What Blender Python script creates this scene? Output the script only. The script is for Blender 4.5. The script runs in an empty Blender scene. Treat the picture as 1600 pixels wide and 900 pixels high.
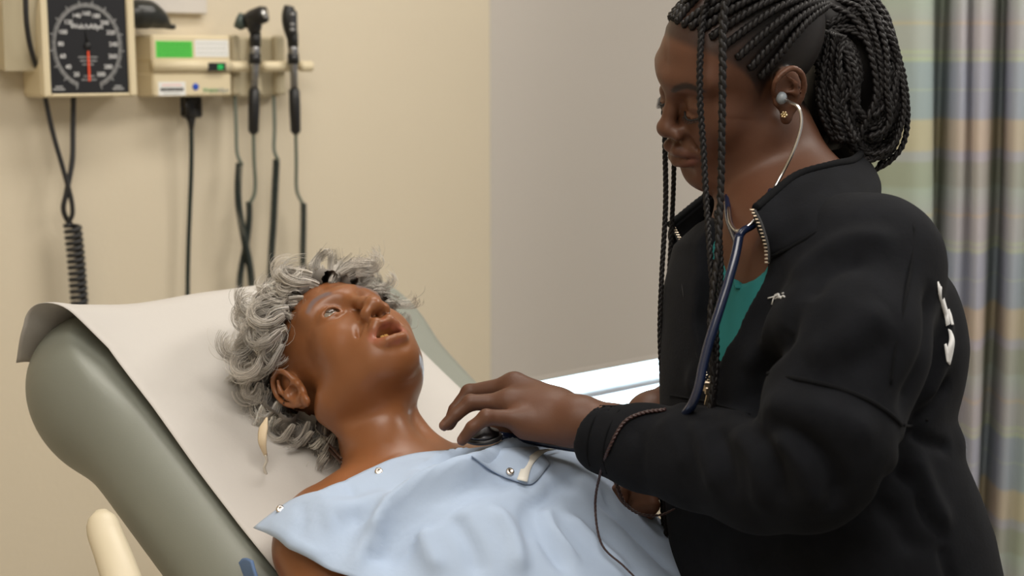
import bpy, math, random
import numpy as np
from mathutils import Vector, Matrix
from mathutils.bvhtree import BVHTree

# ------------------------------------------------------------------ camera, world, lights, exposure
PITCH = math.radians(8.95)
CP, SP = math.cos(PITCH), math.sin(PITCH)
CAMZ = 1.45
F_ = 2222.2
sc = bpy.context.scene
cam_d = bpy.data.cameras.new('camera')
cam = bpy.data.objects.new('camera', cam_d)
sc.collection.objects.link(cam)
cam.location = (0, 0, CAMZ)
cam.rotation_euler = (math.pi / 2 - PITCH, 0, 0)
cam_d.lens = 50
cam_d.sensor_width = 36
cam_d.clip_start = 0.05
cam_d.dof.use_dof = True
cam_d.dof.focus_distance = 1.60
cam_d.dof.aperture_fstop = 4.3
cam_d.dof.aperture_blades = 0
sc.camera = cam

w = bpy.data.worlds.new('world')
sc.world = w
w.use_nodes = True
w.node_tree.nodes['Background'].inputs[0].default_value = (1.0, 0.96, 0.91, 1)
w.node_tree.nodes['Background'].inputs[1].default_value = 0.22


def area(name, loc, rot, sx, sy, power, col):
    l = bpy.data.lights.new(name, 'AREA')
    l.shape = 'RECTANGLE'
    l.size = sx
    l.size_y = sy
    l.energy = power
    l.color = col
    o = bpy.data.objects.new(name, l)
    sc.collection.objects.link(o)
    o.location = loc
    o.rotation_euler = rot
    return o


area('ceiling_lamp', (0.15, 0.75, 2.62), (0, 0, 0), 1.2, 0.6, 12, (1.0, 0.945, 0.87))
area('ceiling_lamp', (0.15, 2.2, 2.62), (0, 0, math.radians(40)), 1.2, 0.3, 8.5, (1.0, 0.945, 0.87))
area('ceiling_lamp', (1.6, 2.0, 2.62), (0, 0, 0), 0.6, 1.2, 20, (1.0, 0.945, 0.87))
area('ceiling_lamp', (-0.25, -0.1, 2.62), (0, 0, 0), 1.2, 0.6, 9, (1.0, 0.945, 0.87))
sc.view_settings.view_transform = 'Standard'
sc.view_settings.look = 'None'
sc.view_settings.gamma = 1
sc.view_settings.exposure = 0.80


# ------------------------------------------------------------------ geometry helpers
def Cw(x, d, u):
    return np.array([x, d * CP + u * SP, CAMZ - d * SP + u * CP])


def P(px, py, d):
    return Cw((px - 800) / F_ * d, d, (450 - py) / F_ * d)


def PC(px, py, d):          # same point in the camera-aligned frame (x, depth, up)
    return np.array([(px - 800) / F_ * d, d, (450 - py) / F_ * d])


MC = np.array([[1, 0, 0], [0, CP, SP], [0, -SP, CP]])   # camera frame -> world (columns x, depth, up)
OC = np.array([0, 0, CAMZ])


def nrm(v):
    v = np.asarray(v, float)
    return v / (np.linalg.norm(v) + 1e-12)


def raydir(px, py):
    return nrm(P(px, py, 1.0) - OC)


WORLDLOC = {}


def link(o, parent=None):
    sc.collection.objects.link(o)
    if parent is not None:
        o.parent = parent


def tag(o, label=None, cat=None, group=None, kind=None):
    if label: o['label'] = label
    if cat: o['category'] = cat
    if group: o['group'] = group
    if kind: o['kind'] = kind
    return o


def empty(name, loc, label, cat, group=None):
    o = bpy.data.objects.new(name, None)
    link(o)
    o.location = loc
    o.empty_display_size = 0.05
    WORLDLOC[o] = np.array(loc, float)
    return tag(o, label, cat, group)


def make_mesh(name, V, polys, colors=None, smooth=True, uv=None):
    """polys: list of int arrays (n,k)"""
    V = np.asarray(V, dtype=np.float32)
    if isinstance(polys, np.ndarray): polys = [polys]
    polys = [np.asarray(p, dtype=np.int32) for p in polys if len(p)]
    me = bpy.data.meshes.new(name)
    me.vertices.add(len(V))
    me.vertices.foreach_set('co', V.ravel())
    loops = np.concatenate([p.ravel() for p in polys])
    tot = np.concatenate([np.full(len(p), p.shape[1], np.int32) for p in polys])
    start = np.concatenate([[0], np.cumsum(tot)[:-1]]).astype(np.int32)
    me.loops.add(len(loops))
    me.loops.foreach_set('vertex_index', loops)
    me.polygons.add(len(tot))
    me.polygons.foreach_set('loop_start', start)
    me.polygons.foreach_set('loop_total', tot)
    me.polygons.foreach_set('use_smooth', np.full(len(tot), smooth))
    me.update(calc_edges=True)
    if colors is not None:
        a = me.color_attributes.new('Col', 'FLOAT_COLOR', 'POINT')
        c = np.ones((len(V), 4), np.float32)
        c[:, :colors.shape[1]] = colors
        a.data.foreach_set('color', c.ravel())
    if uv is not None:
        l = me.uv_layers.new(name='UVMap')
        l.data.foreach_set('uv', np.asarray(uv, np.float32)[loops].ravel())
    return me


def obj(name, V, polys, mat, parent=None, colors=None, smooth=True, uv=None, loc=None):
    """V in world coordinates; top-level meshes get their origin at loc or the lowest centre"""
    V = np.asarray(V, float)
    if parent is not None:
        off = WORLDLOC[parent]
    else:
        off = np.array(loc, float) if loc is not None else np.array([V[:, 0].mean(), V[:, 1].mean(), V[:, 2].min()])
    me = make_mesh(name, V - off, polys, colors, smooth, uv)
    me.materials.append(mat)
    o = bpy.data.objects.new(name, me)
    link(o, parent)
    if parent is None: o.location = off
    WORLDLOC[o] = off
    return o


class MB:
    def __init__(s): s.V = []; s.P = {}; s.n = 0

    def add(s, V, polys):
        if isinstance(polys, np.ndarray): polys = [polys]
        for p in polys:
            p = np.asarray(p)
            if len(p): s.P.setdefault(p.shape[1], []).append(p + s.n)
        s.V.append(np.asarray(V, float)); s.n += len(V)
        return s

    def obj(s, name, mat, parent=None, **k):
        return obj(name, np.concatenate(s.V), [np.concatenate(v) for v in s.P.values()], mat, parent, **k)


def catmull(pts, n):
    pts = np.asarray(pts, float)
    m = len(pts)
    if m == 2:
        t = np.linspace(0, 1, n)[:, None]
        return pts[0] * (1 - t) + pts[1] * t
    seg = np.concatenate([[0], np.cumsum(np.linalg.norm(np.diff(pts[:, :3], axis=0), axis=1) + 1e-9)])
    Q = np.vstack([2 * pts[0] - pts[1], pts, 2 * pts[-1] - pts[-2]])
    out = []
    for s in np.linspace(0, seg[-1], n):
        i = min(max(np.searchsorted(seg, s) - 1, 0), m - 2)
        t = (s - seg[i]) / (seg[i + 1] - seg[i])
        p0, p1, p2, p3 = Q[i], Q[i + 1], Q[i + 2], Q[i + 3]
        out.append(0.5 * ((2 * p1) + (-p0 + p2) * t + (2 * p0 - 5 * p1 + 4 * p2 - p3) * t * t + (-p0 + 3 * p1 - 3 * p2 + p3) * t ** 3))
    return np.array(out)


def frames(path):
    T = np.gradient(path, axis=0)
    T /= np.linalg.norm(T, axis=1)[:, None] + 1e-12
    a = np.array([0, 0, 1.0]) if abs(T[0][2]) < .9 else np.array([1.0, 0, 0])
    N = [nrm(np.cross(T[0], a))]
    for i in range(1, len(path)):
        n = N[-1] - T[i] * (N[-1] @ T[i])
        N.append(nrm(n))
    N = np.array(N)
    return T, N, np.cross(T, N)


def tube(path, r, sides=8, caps=True, flat=1.0):
    path = np.asarray(path, float)
    n = len(path)
    r = np.broadcast_to(np.asarray(r, float), (n,))
    T, N, B = frames(path)
    th = np.arange(sides) * 2 * np.pi / sides
    V = (path[:, None, :] + r[:, None, None] * (np.cos(th)[None, :, None] * N[:, None, :] + flat * np.sin(th)[None, :, None] * B[:, None, :])).reshape(-1, 3)
    i = np.arange(n - 1)[:, None] * sides
    j = np.arange(sides)[None, :]
    j2 = (j + 1) % sides
    q = np.stack([i + j, i + j2, i + sides + j2, i + sides + j], -1).reshape(-1, 4)
    polys = [q]
    if caps:
        polys.append(np.array([np.arange(sides)[::-1], (n - 1) * sides + np.arange(sides)]))
    return V, polys


def box(c, ax, ay, az, sx, sy, sz, bev=0.0):
    """oriented box, half sizes, chamfered edges when bev>0"""
    c = np.asarray(c, float)
    A = np.array([ax, ay, az], float)
    if bev <= 0:
        s = np.array([[x, y, z] for x in (-1, 1) for y in (-1, 1) for z in (-1, 1)], float) * [sx, sy, sz]
        q = np.array([[0, 1, 3, 2], [4, 6, 7, 5], [0, 4, 5, 1], [2, 3, 7, 6], [0, 2, 6, 4], [1, 5, 7, 3]])
        return c + s @ A, [q]
    h = np.array([sx, sy, sz])
    V = []
    idx = {}
    for x in (-1, 1):
        for y in (-1, 1):
            for z in (-1, 1):
                for a in range(3):
                    v = np.array([x, y, z]) * (h - bev)
                    v[a] = (x, y, z)[a] * h[a]
                    idx[(x, y, z, a)] = len(V)
                    V.append(v)
    Q = []
    T = []
    S = (-1, 1)
    for a in range(3):
        b, cc = [(1, 2), (2, 0), (0, 1)][a]
        for s in S:
            k = []
            for (p, q) in ((-1, -1), (1, -1), (1, 1), (-1, 1)):
                v = [0, 0, 0]; v[a] = s; v[b] = p; v[cc] = q
                k.append(idx[(*v, a)])
            Q.append(k if s > 0 else k[::-1])
        for p in S:
            for q in S:
                v0 = [0, 0, 0]; v1 = [0, 0, 0]
                v0[a] = -1; v1[a] = 1; v0[b] = v1[b] = p; v0[cc] = v1[cc] = q
                k = [idx[(*v0, b)], idx[(*v1, b)], idx[(*v1, cc)], idx[(*v0, cc)]]
                Q.append(k if p * q > 0 else k[::-1])
    for x in S:
        for y in S:
            for z in S:
                k = [idx[(x, y, z, 0)], idx[(x, y, z, 1)], idx[(x, y, z, 2)]]
                T.append(k if x * y * z > 0 else k[::-1])
    return c + np.array(V) @ A, [np.array(Q), np.array(T)]


def ball(c, r, n=16, A=None):
    c = np.asarray(c, float)
    r = np.broadcast_to(np.asarray(r, float), (3,))
    m = n // 2
    V = [[0, 0, 1]]
    for i in range(1, m):
        for j in range(n):
            a, b = math.pi * i / m, 2 * math.pi * j / n
            V.append([math.sin(a) * math.cos(b), math.sin(a) * math.sin(b), math.cos(a)])
    V.append([0, 0, -1])
    V = np.array(V) * r
    if A is not None: V = V @ np.asarray(A)
    T = []
    Q = []
    for j in range(n):
        T.append([0, 1 + j, 1 + (j + 1) % n])
        T.append([len(V) - 1, 1 + (m - 2) * n + (j + 1) % n, 1 + (m - 2) * n + j])
        for i in range(m - 2):
            a = 1 + i * n
            Q.append([a + j, a + n + j, a + n + (j + 1) % n, a + (j + 1) % n])
    return c + V, [np.array(Q), np.array(T)]


def lathe(c, ax, prof, n=24, cap=True):
    """prof: list of (r, h) along axis ax"""
    c = np.asarray(c, float); ax = nrm(ax)
    u = nrm(np.cross(ax, [0.3, 0.9, 0.1])); v = np.cross(ax, u)
    th = np.arange(n) * 2 * np.pi / n
    ring = np.cos(th)[:, None] * u + np.sin(th)[:, None] * v
    V = np.concatenate([c + ring * r + ax * h for r, h in prof])
    m = len(prof)
    i = np.arange(m - 1)[:, None] * n; j = np.arange(n)[None]; j2 = (j + 1) % n
    q = np.stack([i + j, i + j2, i + n + j2, i + n + j], -1).reshape(-1, 4)
    polys = [q]
    if cap: polys.append(np.array([np.arange(n)[::-1], (m - 1) * n + np.arange(n)]))
    return V, polys


def coil(path, R, r, pitch, sides=6, per=9):
    path = catmull(path, 60) if len(path) < 40 else path
    L = np.concatenate([[0], np.cumsum(np.linalg.norm(np.diff(path, axis=0), axis=1))])
    turns = L[-1] / pitch
    n = int(turns * per) + 2
    s = np.linspace(0, L[-1], n)
    c = np.stack([np.interp(s, L, path[:, i]) for i in range(3)], 1)
    T, N, B = frames(path)
    Ni = np.stack([np.interp(s, L, N[:, i]) for i in range(3)], 1)
    Bi = np.stack([np.interp(s, L, B[:, i]) for i in range(3)], 1)
    a = s / pitch * 2 * np.pi
    return tube(c + R * (np.cos(a)[:, None] * Ni + np.sin(a)[:, None] * Bi), r, sides)


def braid(path, R, mb, period=None, sides=5, per=9, taper=None):
    """three interlaced strands along a path"""
    period = period or R * 5.4
    path = np.asarray(path, float)
    L = np.concatenate([[0], np.cumsum(np.linalg.norm(np.diff(path, axis=0), axis=1))])
    n = max(int(L[-1] / period * per), 6)
    s = np.linspace(0, L[-1], n)
    c = np.stack([np.interp(s, L, path[:, i]) for i in range(3)], 1)
    T, N, B = frames(path)
    Ni = np.stack([np.interp(s, L, N[:, i]) for i in range(3)], 1)
    Bi = np.stack([np.interp(s, L, B[:, i]) for i in range(3)], 1)
    tp = np.ones(n) if taper is None else np.interp(np.linspace(0, 1, n), [0, 1], [1, taper])
    for k in range(3):
        a = s / period * 2 * np.pi + k * 2 * np.pi / 3
        off = (R * .52 * tp * np.sin(a))[:, None] * Ni + (R * .34 * tp * np.sin(2 * a))[:, None] * Bi
        mb.add(*tube(c + off, R * .56 * tp, sides))


def sheet(grid):
    """grid (m,n,3) -> V, quads"""
    m, n = grid.shape[:2]
    i = np.arange(m - 1)[:, None] * n; j = np.arange(n - 1)[None]
    q = np.stack([i + j, i + j + 1, i + n + j + 1, i + n + j], -1).reshape(-1, 4)
    return grid.reshape(-1, 3), q


def solid_sheet(grid, th, flip=False):
    """thick sheet: grid offset along its normal by th, closed all round"""
    m, n = grid.shape[:2]
    du = np.gradient(grid, axis=0); dv = np.gradient(grid, axis=1)
    nn = np.cross(du, dv); nn /= np.linalg.norm(nn, axis=2)[..., None] + 1e-12
    if flip: nn = -nn
    V, q = sheet(grid)
    V2 = (grid - nn * th).reshape(-1, 3)
    b = [(0, j) for j in range(n)] + [(i, n - 1) for i in range(1, m)] + [(m - 1, j) for j in range(n - 2, -1, -1)] + [(i, 0) for i in range(m - 2, 0, -1)]
    b = np.array([i * n + j for i, j in b])
    b2 = np.roll(b, -1)
    side = np.stack([b, b + m * n, b2 + m * n, b2], 1)
    return np.concatenate([V, V2]), [q, q[:, ::-1] + m * n, side]


def bicubic(ctrl, m, n):
    ctrl = np.asarray(ctrl, float)
    rows = np.array([catmull_u(r, n) for r in ctrl])
    return np.array([catmull_u(rows[:, j], m) for j in range(n)]).transpose(1, 0, 2)


def catmull_u(pts, n):
    pts = np.asarray(pts, float); m = len(pts)
    Q = np.vstack([2 * pts[0] - pts[1], pts, 2 * pts[-1] - pts[-2]])
    s = np.linspace(0, m - 1, n); i = np.minimum(s.astype(int), m - 2); t = (s - i)[:, None]
    p0, p1, p2, p3 = Q[i], Q[i + 1], Q[i + 2], Q[i + 3]
    return 0.5 * ((2 * p1) + (-p0 + p2) * t + (2 * p0 - 5 * p1 + 4 * p2 - p3) * t * t + (-p0 + 3 * p1 - 3 * p2 + p3) * t ** 3)


# ------------------------------------------------------------------ implicit-surface sculpting
class Sculpt:
    def __init__(s, lo, hi, h, G=np.eye(3), o=np.zeros(3)):
        s.h = h; s.lo = np.array(lo, float); s.G = G; s.o = o
        s.n = np.ceil((np.array(hi) - s.lo) / h).astype(int) + 1
        s.F = np.full(s.n, 0.5, np.float32)
        s.ax = [(s.lo[i] + np.arange(s.n[i]) * h).astype(np.float32) for i in range(3)]
        s.M = np.eye(3); s.t = np.zeros(3); s.sc = 1.0; s.mirror = False

    def frame(s, M=np.eye(3), t=np.zeros(3), scale=1.0):
        """local -> grid coordinates: t + scale * M @ p"""
        s.M = np.asarray(M, float); s.t = np.asarray(t, float); s.sc = scale

    def world_frame(s, M=np.eye(3), t=np.zeros(3), scale=1.0):
        s.frame(s.G.T @ M, s.G.T @ (np.asarray(t) - s.o), scale)

    def _ap(s, fn, pts, rad, k, op):
        c = np.array([s.t + s.sc * s.M @ np.asarray(p, float) for p in pts])
        r = np.asarray(rad) * s.sc
        mg = k * s.sc + 2.5 * s.h
        lo = (c - r[:, None]).min(0) - mg; hi = (c + r[:, None]).max(0) + mg
        a = np.clip(np.floor((lo - s.lo) / s.h).astype(int), 0, s.n)
        b = np.clip(np.ceil((hi - s.lo) / s.h).astype(int) + 1, 0, s.n)
        if (b <= a).any(): return
        X = s.ax[0][a[0]:b[0], None, None] - np.float32(s.t[0])
        Y = s.ax[1][None, a[1]:b[1], None] - np.float32(s.t[1])
        Z = s.ax[2][None, None, a[2]:b[2]] - np.float32(s.t[2])
        m = (s.M / s.sc).astype(np.float32)
        x = m[0, 0] * X + m[1, 0] * Y + m[2, 0] * Z
        y = m[0, 1] * X + m[1, 1] * Y + m[2, 1] * Z
        z = m[0, 2] * X + m[1, 2] * Y + m[2, 2] * Z
        d = (fn(x, y, z) * s.sc).astype(np.float32)
        sl = (slice(a[0], b[0]), slice(a[1], b[1]), slice(a[2], b[2]))
        F = s.F[sl]
        kk = np.float32(max(k * s.sc, 1e-5))
        if op == 'u':
            h = np.maximum(kk - np.abs(F - d), 0) / kk
            s.F[sl] = np.minimum(F, d) - h * h * kk * .25
        else:
            d = -d
            h = np.maximum(kk - np.abs(F - d), 0) / kk
            s.F[sl] = np.maximum(F, d) + h * h * kk * .25

    def _sym(s, pts, go):
        go(pts)
        if s.mirror: go([np.array(p) * [-1, 1, 1] for p in pts])

    def ell(s, c, r, k=.01, op='u', R=None, sym=False):
        r = np.broadcast_to(np.asarray(r, float), (3,)).astype(np.float32)

        def go(cc, RR):
            cc = np.asarray(cc, np.float32)

            def fn(x, y, z):
                x = x - cc[0]; y = y - cc[1]; z = z - cc[2]
                if RR is not None:
                    Q = np.asarray(RR, np.float32)
                    x, y, z = Q[0, 0] * x + Q[0, 1] * y + Q[0, 2] * z, Q[1, 0] * x + Q[1, 1] * y + Q[1, 2] * z, Q[2, 0] * x + Q[2, 1] * y + Q[2, 2] * z
                k0 = np.sqrt((x / r[0]) ** 2 + (y / r[1]) ** 2 + (z / r[2]) ** 2)
                k1 = np.sqrt((x / r[0] ** 2) ** 2 + (y / r[1] ** 2) ** 2 + (z / r[2] ** 2) ** 2) + 1e-9
                return k0 * (k0 - 1) / k1
            s._ap(fn, [cc], [r.max()], k, op)
        go(c, R)
        if sym:
            S = np.diag([-1.0, 1, 1])
            go(np.array(c) * [-1, 1, 1], None if R is None else np.asarray(R) @ S)

    def cone(s, a, b, ra, rb=None, k=.01, op='u', sym=False, flat=None):
        rb = ra if rb is None else rb

        def go(a, b, fl):
            a = np.asarray(a, np.float32); b = np.asarray(b, np.float32)
            ab = b - a; L2 = float(ab @ ab) + 1e-12

            def fn(x, y, z):
                x = x - a[0]; y = y - a[1]; z = z - a[2]
                t = np.clip((x * ab[0] + y * ab[1] + z * ab[2]) / L2, 0, 1)
                x = x - t * ab[0]; y = y - t * ab[1]; z = z - t * ab[2]
                if fl is not None:
                    v, f = fl
                    q = (x * v[0] + y * v[1] + z * v[2])
                    d2 = x * x + y * y + z * z + (f * f - 1) * q * q
                else:
                    d2 = x * x + y * y + z * z
                return np.sqrt(d2) - (ra + (rb - ra) * t)
            s._ap(fn, [a, b], [ra, rb], k, op)
        f = None if flat is None else (nrm(flat[0]), flat[1])
        go(a, b, f)
        if sym:
            m = np.array([-1, 1, 1])
            go(np.array(a) * m, np.array(b) * m, None if f is None else (f[0] * m, f[1]))

    def chain(s, pts, rad, k=.005, op='u', sym=False, k2=None, flat=None):
        rad = np.broadcast_to(np.asarray(rad, float), (len(pts),))
        for i in range(len(pts) - 1):
            s.cone(pts[i], pts[i + 1], rad[i], rad[i + 1], k if (i == 0 or k2 is None) else k2, op, sym, flat)

    def cut(s, c, n, R, k=.003):
        """remove what lies on the +n side of the plane through c, within R of c"""
        n = nrm(n).astype(np.float32); c_ = np.asarray(c, np.float32)

        def fn(x, y, z):
            x = x - c_[0]; y = y - c_[1]; z = z - c_[2]
            pl = -(x * n[0] + y * n[1] + z * n[2])
            return np.maximum(pl, np.sqrt(x * x + y * y + z * z) - R)
        s._ap(fn, [c], [R], k, 's')

    def mesh(s):
        F = s.F
        I = F < 0
        n = F.shape
        cnt = np.zeros((n[0] - 1, n[1] - 1, n[2] - 1), np.uint8)
        for i in (0, 1):
            for j in (0, 1):
                for k in (0, 1):
                    cnt += I[i:n[0] - 1 + i, j:n[1] - 1 + j, k:n[2] - 1 + k]
        ci, cj, ck = np.nonzero((cnt > 0) & (cnt < 8))
        idm = np.full(cnt.shape, -1, np.int32)
        idm[ci, cj, ck] = np.arange(len(ci))
        C = {}
        for i in (0, 1):
            for j in (0, 1):
                for k in (0, 1):
                    C[(i, j, k)] = F[ci + i, cj + j, ck + k]
        acc = np.zeros((len(ci), 3)); num = np.zeros(len(ci))
        ks = list(C)
        for a in ks:
            for d in range(3):
                if a[d] == 0:
                    b = list(a); b[d] = 1; b = tuple(b)
                    fa, fb = C[a], C[b]
                    m = (fa < 0) != (fb < 0)
                    t = np.where(m, fa / np.where(m, fa - fb, 1), 0)
                    p = np.zeros((len(ci), 3)); p[:] = a; p[:, d] += t
                    acc += p * m[:, None]; num += m
        V = acc / num[:, None] + np.stack([ci, cj, ck], 1)
        V = s.lo + V * s.h
        V = V @ s.G.T + s.o
        polys = []
        for d in range(3):
            a = [slice(1, n[q] - 1) for q in range(3)]
            a0 = list(a); a1 = list(a)
            a0[d] = slice(0, n[d] - 1); a1[d] = slice(1, n[d])
            A_, B_ = I[tuple(a0)], I[tuple(a1)]
            e = np.nonzero(A_ != B_)
            idx = [e[q] + (0 if q == d else 1) for q in range(3)]
            u, v = [(1, 2), (2, 0), (0, 1)][d]

            def cell(du, dv):
                q = [x.copy() for x in idx]
                q[u] -= du; q[v] -= dv
                return idm[q[0], q[1], q[2]]
            Q = np.stack([cell(1, 1), cell(0, 1), cell(0, 0), cell(1, 0)], 1)
            fl = ~A_[e]
            Q[fl] = Q[fl][:, ::-1]
            polys.append(Q)
        Q = np.concatenate(polys)
        Q = Q[(Q >= 0).all(1)]
        return V, Q


def relax(V, Q, it=1, f=.5):
    for _ in range(it):
        S = np.zeros_like(V); c = np.zeros(len(V))
        for a, b in ((0, 1), (1, 2), (2, 3), (3, 0)):
            for x, y in ((a, b), (b, a)):
                S += np.stack([np.bincount(Q[:, x], V[Q[:, y], i], len(V)) for i in range(3)], 1)
                c += np.bincount(Q[:, x], minlength=len(V))
        V = V * (1 - f) + f * S / np.maximum(c, 1)[:, None]
    return V


def vnormals(V, Q):
    fn = np.cross(V[Q[:, 2]] - V[Q[:, 0]], V[Q[:, 3]] - V[Q[:, 1]])
    N = np.zeros_like(V)
    for a in range(4):
        N += np.stack([np.bincount(Q[:, a], fn[:, i], len(V)) for i in range(3)], 1)
    return N / (np.linalg.norm(N, axis=1)[:, None] + 1e-12)


def dist_poly(V, path):
    best = np.full(len(V), 9.0)
    for a, b in zip(path[:-1], path[1:]):
        ab = b - a
        t = np.clip(((V - a) @ ab) / (ab @ ab + 1e-12), 0, 1)
        best = np.minimum(best, np.linalg.norm(V - a - t[:, None] * ab, axis=1))
    return best


def crease(V, N, path, width, amp, n=16, fade=True):
    """raise (+) or sink (-) the surface along a path"""
    path = catmull(path, n)
    lo = path.min(0) - 3 * width; hi = path.max(0) + 3 * width
    m = np.nonzero(((V > lo) & (V < hi)).all(1))[0]
    if not len(m): return V
    best = np.full(len(m), 9.0); par = np.zeros(len(m))
    for i, (a, b) in enumerate(zip(path[:-1], path[1:])):
        ab = b - a
        t = np.clip(((V[m] - a) @ ab) / (ab @ ab + 1e-12), 0, 1)
        d = np.linalg.norm(V[m] - a - t[:, None] * ab, axis=1)
        u = d < best
        best[u] = d[u]; par[u] = (i + t[u]) / (n - 1)
    g = np.exp(-(best / width) ** 2) * amp
    if fade: g *= np.clip(np.minimum(par, 1 - par) * 5 + .12, 0, 1)
    V = V.copy()
    V[m] += N[m] * g[:, None]
    return V


def bvh(V, Q):
    if isinstance(Q, list): Q = [p for q in Q for p in q.tolist()]
    else: Q = Q.tolist()
    return BVHTree.FromPolygons([tuple(v) for v in V], Q)


def hit(tree, px, py, off=0.0):
    d = raydir(px, py)
    h = tree.ray_cast(Vector(OC), Vector(d))
    if h[0] is None: return None
    return np.array(h[0]) - d * off


def hits(tree, pts, off=0.0, n=None):
    r = [hit(tree, x, y, off) for x, y in pts]
    r = [x for x in r if x is not None]
    if len(r) < 2: return np.zeros((0, 3))
    return np.array(r) if n is None else catmull(r, n)


# ------------------------------------------------------------------ materials
def mat(name, col, rough=.5, metal=0.0, bump=None, var=None, attr=False, sheen=0.0, sss=0.0, coat=0.0, trans=0.0, emit=None, scale2=None, spec=.5, subcol=None, backface=None):
    m = bpy.data.materials.new(name)
    m.use_nodes = True
    nt = m.node_tree
    b = nt.nodes['Principled BSDF']
    b.inputs['Base Color'].default_value = (*col, 1)
    b.inputs['Roughness'].default_value = rough
    b.inputs['Metallic'].default_value = metal
    b.inputs['Specular IOR Level'].default_value = spec
    if sheen:
        b.inputs['Sheen Weight'].default_value = sheen
        b.inputs['Sheen Roughness'].default_value = .5
    if coat:
        b.inputs['Coat Weight'].default_value = coat
        b.inputs['Coat Roughness'].default_value = .15
    if sss:
        b.inputs['Subsurface Weight'].default_value = sss
        b.inputs['Subsurface Radius'].default_value = subcol or (1, .35, .2)
        b.inputs['Subsurface Scale'].default_value = .006
    if trans: b.inputs['Transmission Weight'].default_value = trans
    if emit:
        b.inputs['Emission Color'].default_value = (*emit[0], 1)
        b.inputs['Emission Strength'].default_value = emit[1]
    tc = nt.nodes.new('ShaderNodeTexCoord')
    src = None
    if attr:
        a = nt.nodes.new('ShaderNodeAttribute'); a.attribute_name = 'Col'
        src = a.outputs['Color']
        nt.links.new(src, b.inputs['Base Color'])
    if var:     # (scale, amount)
        nz = nt.nodes.new('ShaderNodeTexNoise'); nz.inputs['Scale'].default_value = var[0]; nz.inputs['Detail'].default_value = 5
        nt.links.new(tc.outputs['Object'], nz.inputs['Vector'])
        mr = nt.nodes.new('ShaderNodeMapRange')
        mr.inputs['From Min'].default_value = .3; mr.inputs['From Max'].default_value = .7
        mr.inputs['To Min'].default_value = 1 - var[1]; mr.inputs['To Max'].default_value = 1 + var[1]
        nt.links.new(nz.outputs['Fac'], mr.inputs['Value'])
        mx = nt.nodes.new('ShaderNodeVectorMath'); mx.operation = 'SCALE'
        if src: nt.links.new(src, mx.inputs[0])
        else: mx.inputs[0].default_value = col
        nt.links.new(mr.outputs[0], mx.inputs['Scale'])
        nt.links.new(mx.outputs[0], b.inputs['Base Color'])
    if bump:    # list of (scale, strength, distance)
        prev = None
        for (s_, st, di) in bump:
            nz = nt.nodes.new('ShaderNodeTexNoise'); nz.inputs['Scale'].default_value = s_; nz.inputs['Detail'].default_value = 4
            nt.links.new(tc.outputs['Object'], nz.inputs['Vector'])
            bp_ = nt.nodes.new('ShaderNodeBump'); bp_.inputs['Strength'].default_value = st; bp_.inputs['Distance'].default_value = di
            nt.links.new(nz.outputs['Fac'], bp_.inputs['Height'])
            if prev: nt.links.new(prev.outputs[0], bp_.inputs['Normal'])
            prev = bp_
        nt.links.new(prev.outputs[0], b.inputs['Normal'])
    return m


def text(name, body, size, org, xd, yd, mt, parent, ext=.0004, align='CENTER'):
    cu = bpy.data.curves.new(name, 'FONT'); cu.body = body; cu.size = size; cu.align_x = align; cu.align_y = 'CENTER'; cu.extrude = ext
    t = bpy.data.objects.new(name + '_tmp', cu)
    sc.collection.objects.link(t)
    dg = bpy.context.evaluated_depsgraph_get()
    me = bpy.data.meshes.new_from_object(t.evaluated_get(dg))
    bpy.data.objects.remove(t)
    xd = nrm(xd); yd = nrm(yd); zd = np.cross(xd, yd)
    me.transform(Matrix((( xd[0], yd[0], zd[0], org[0] - WORLDLOC[parent][0]), (xd[1], yd[1], zd[1], org[1] - WORLDLOC[parent][1]), (xd[2], yd[2], zd[2], org[2] - WORLDLOC[parent][2]), (0, 0, 0, 1))))
    me.materials.clear(); me.materials.append(mt)
    o = bpy.data.objects.new(name, me)
    link(o, parent)
    WORLDLOC[o] = WORLDLOC[parent]
    return o


# ================================================================== THE ROOM
Mwall = mat('wall_paint', (.68, .60, .46), .75, bump=[(90, .25, .002)], var=(2.2, .02))
Mfloor = mat('floor_vinyl', (.42, .38, .32), .35, var=(6, .08))
Mceil = mat('ceiling_tile', (.75, .74, .70), .9)
Mshade = mat('shade_fabric', (.56, .52, .475), .85, bump=[(500, .15, .001)])
Mframe = mat('window_frame', (.55, .55, .60), .35)
Msky = mat('daylight', (.8, .9, 1), 1, emit=((.62, .86, 1.0), 4.5))
Mglass = mat('window_glass', (1, 1, 1), .02, trans=1.0)
TH = math.radians(40)
WD = np.array([math.cos(TH), math.sin(TH), 0]); WN = np.array([math.sin(TH), -math.cos(TH), 0]); ZZ = np.array([0, 0, 1.0])
WO = P(140, 75, 2.45) - WN * .085
WO[2] = 0


def W(a, h, n=0.0): return WO + a * WD + h * ZZ + n * WN


def wp(px, py, n=0.0):
    """wall coordinates (a, h) of the point seen at a pixel, at distance n off the wall"""
    d = raydir(px, py)
    t = ((WO + n * WN - OC) @ WN) / (d @ WN)
    q = OC + t * d - WO
    return q @ WD, q[2]


def Wp(px, py, n=0.0):
    a, h = wp(px, py, n)
    return W(a, h, n)


def slab(a0, a1, h0, h1, n0, n1, bev=0.0):
    return box(W((a0 + a1) / 2, (h0 + h1) / 2, (n0 + n1) / 2), WD, ZZ, WN, (a1 - a0) / 2, (h1 - h0) / 2, (n1 - n0) / 2, bev)


def st(o): o['kind'] = 'structure'; return o


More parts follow.
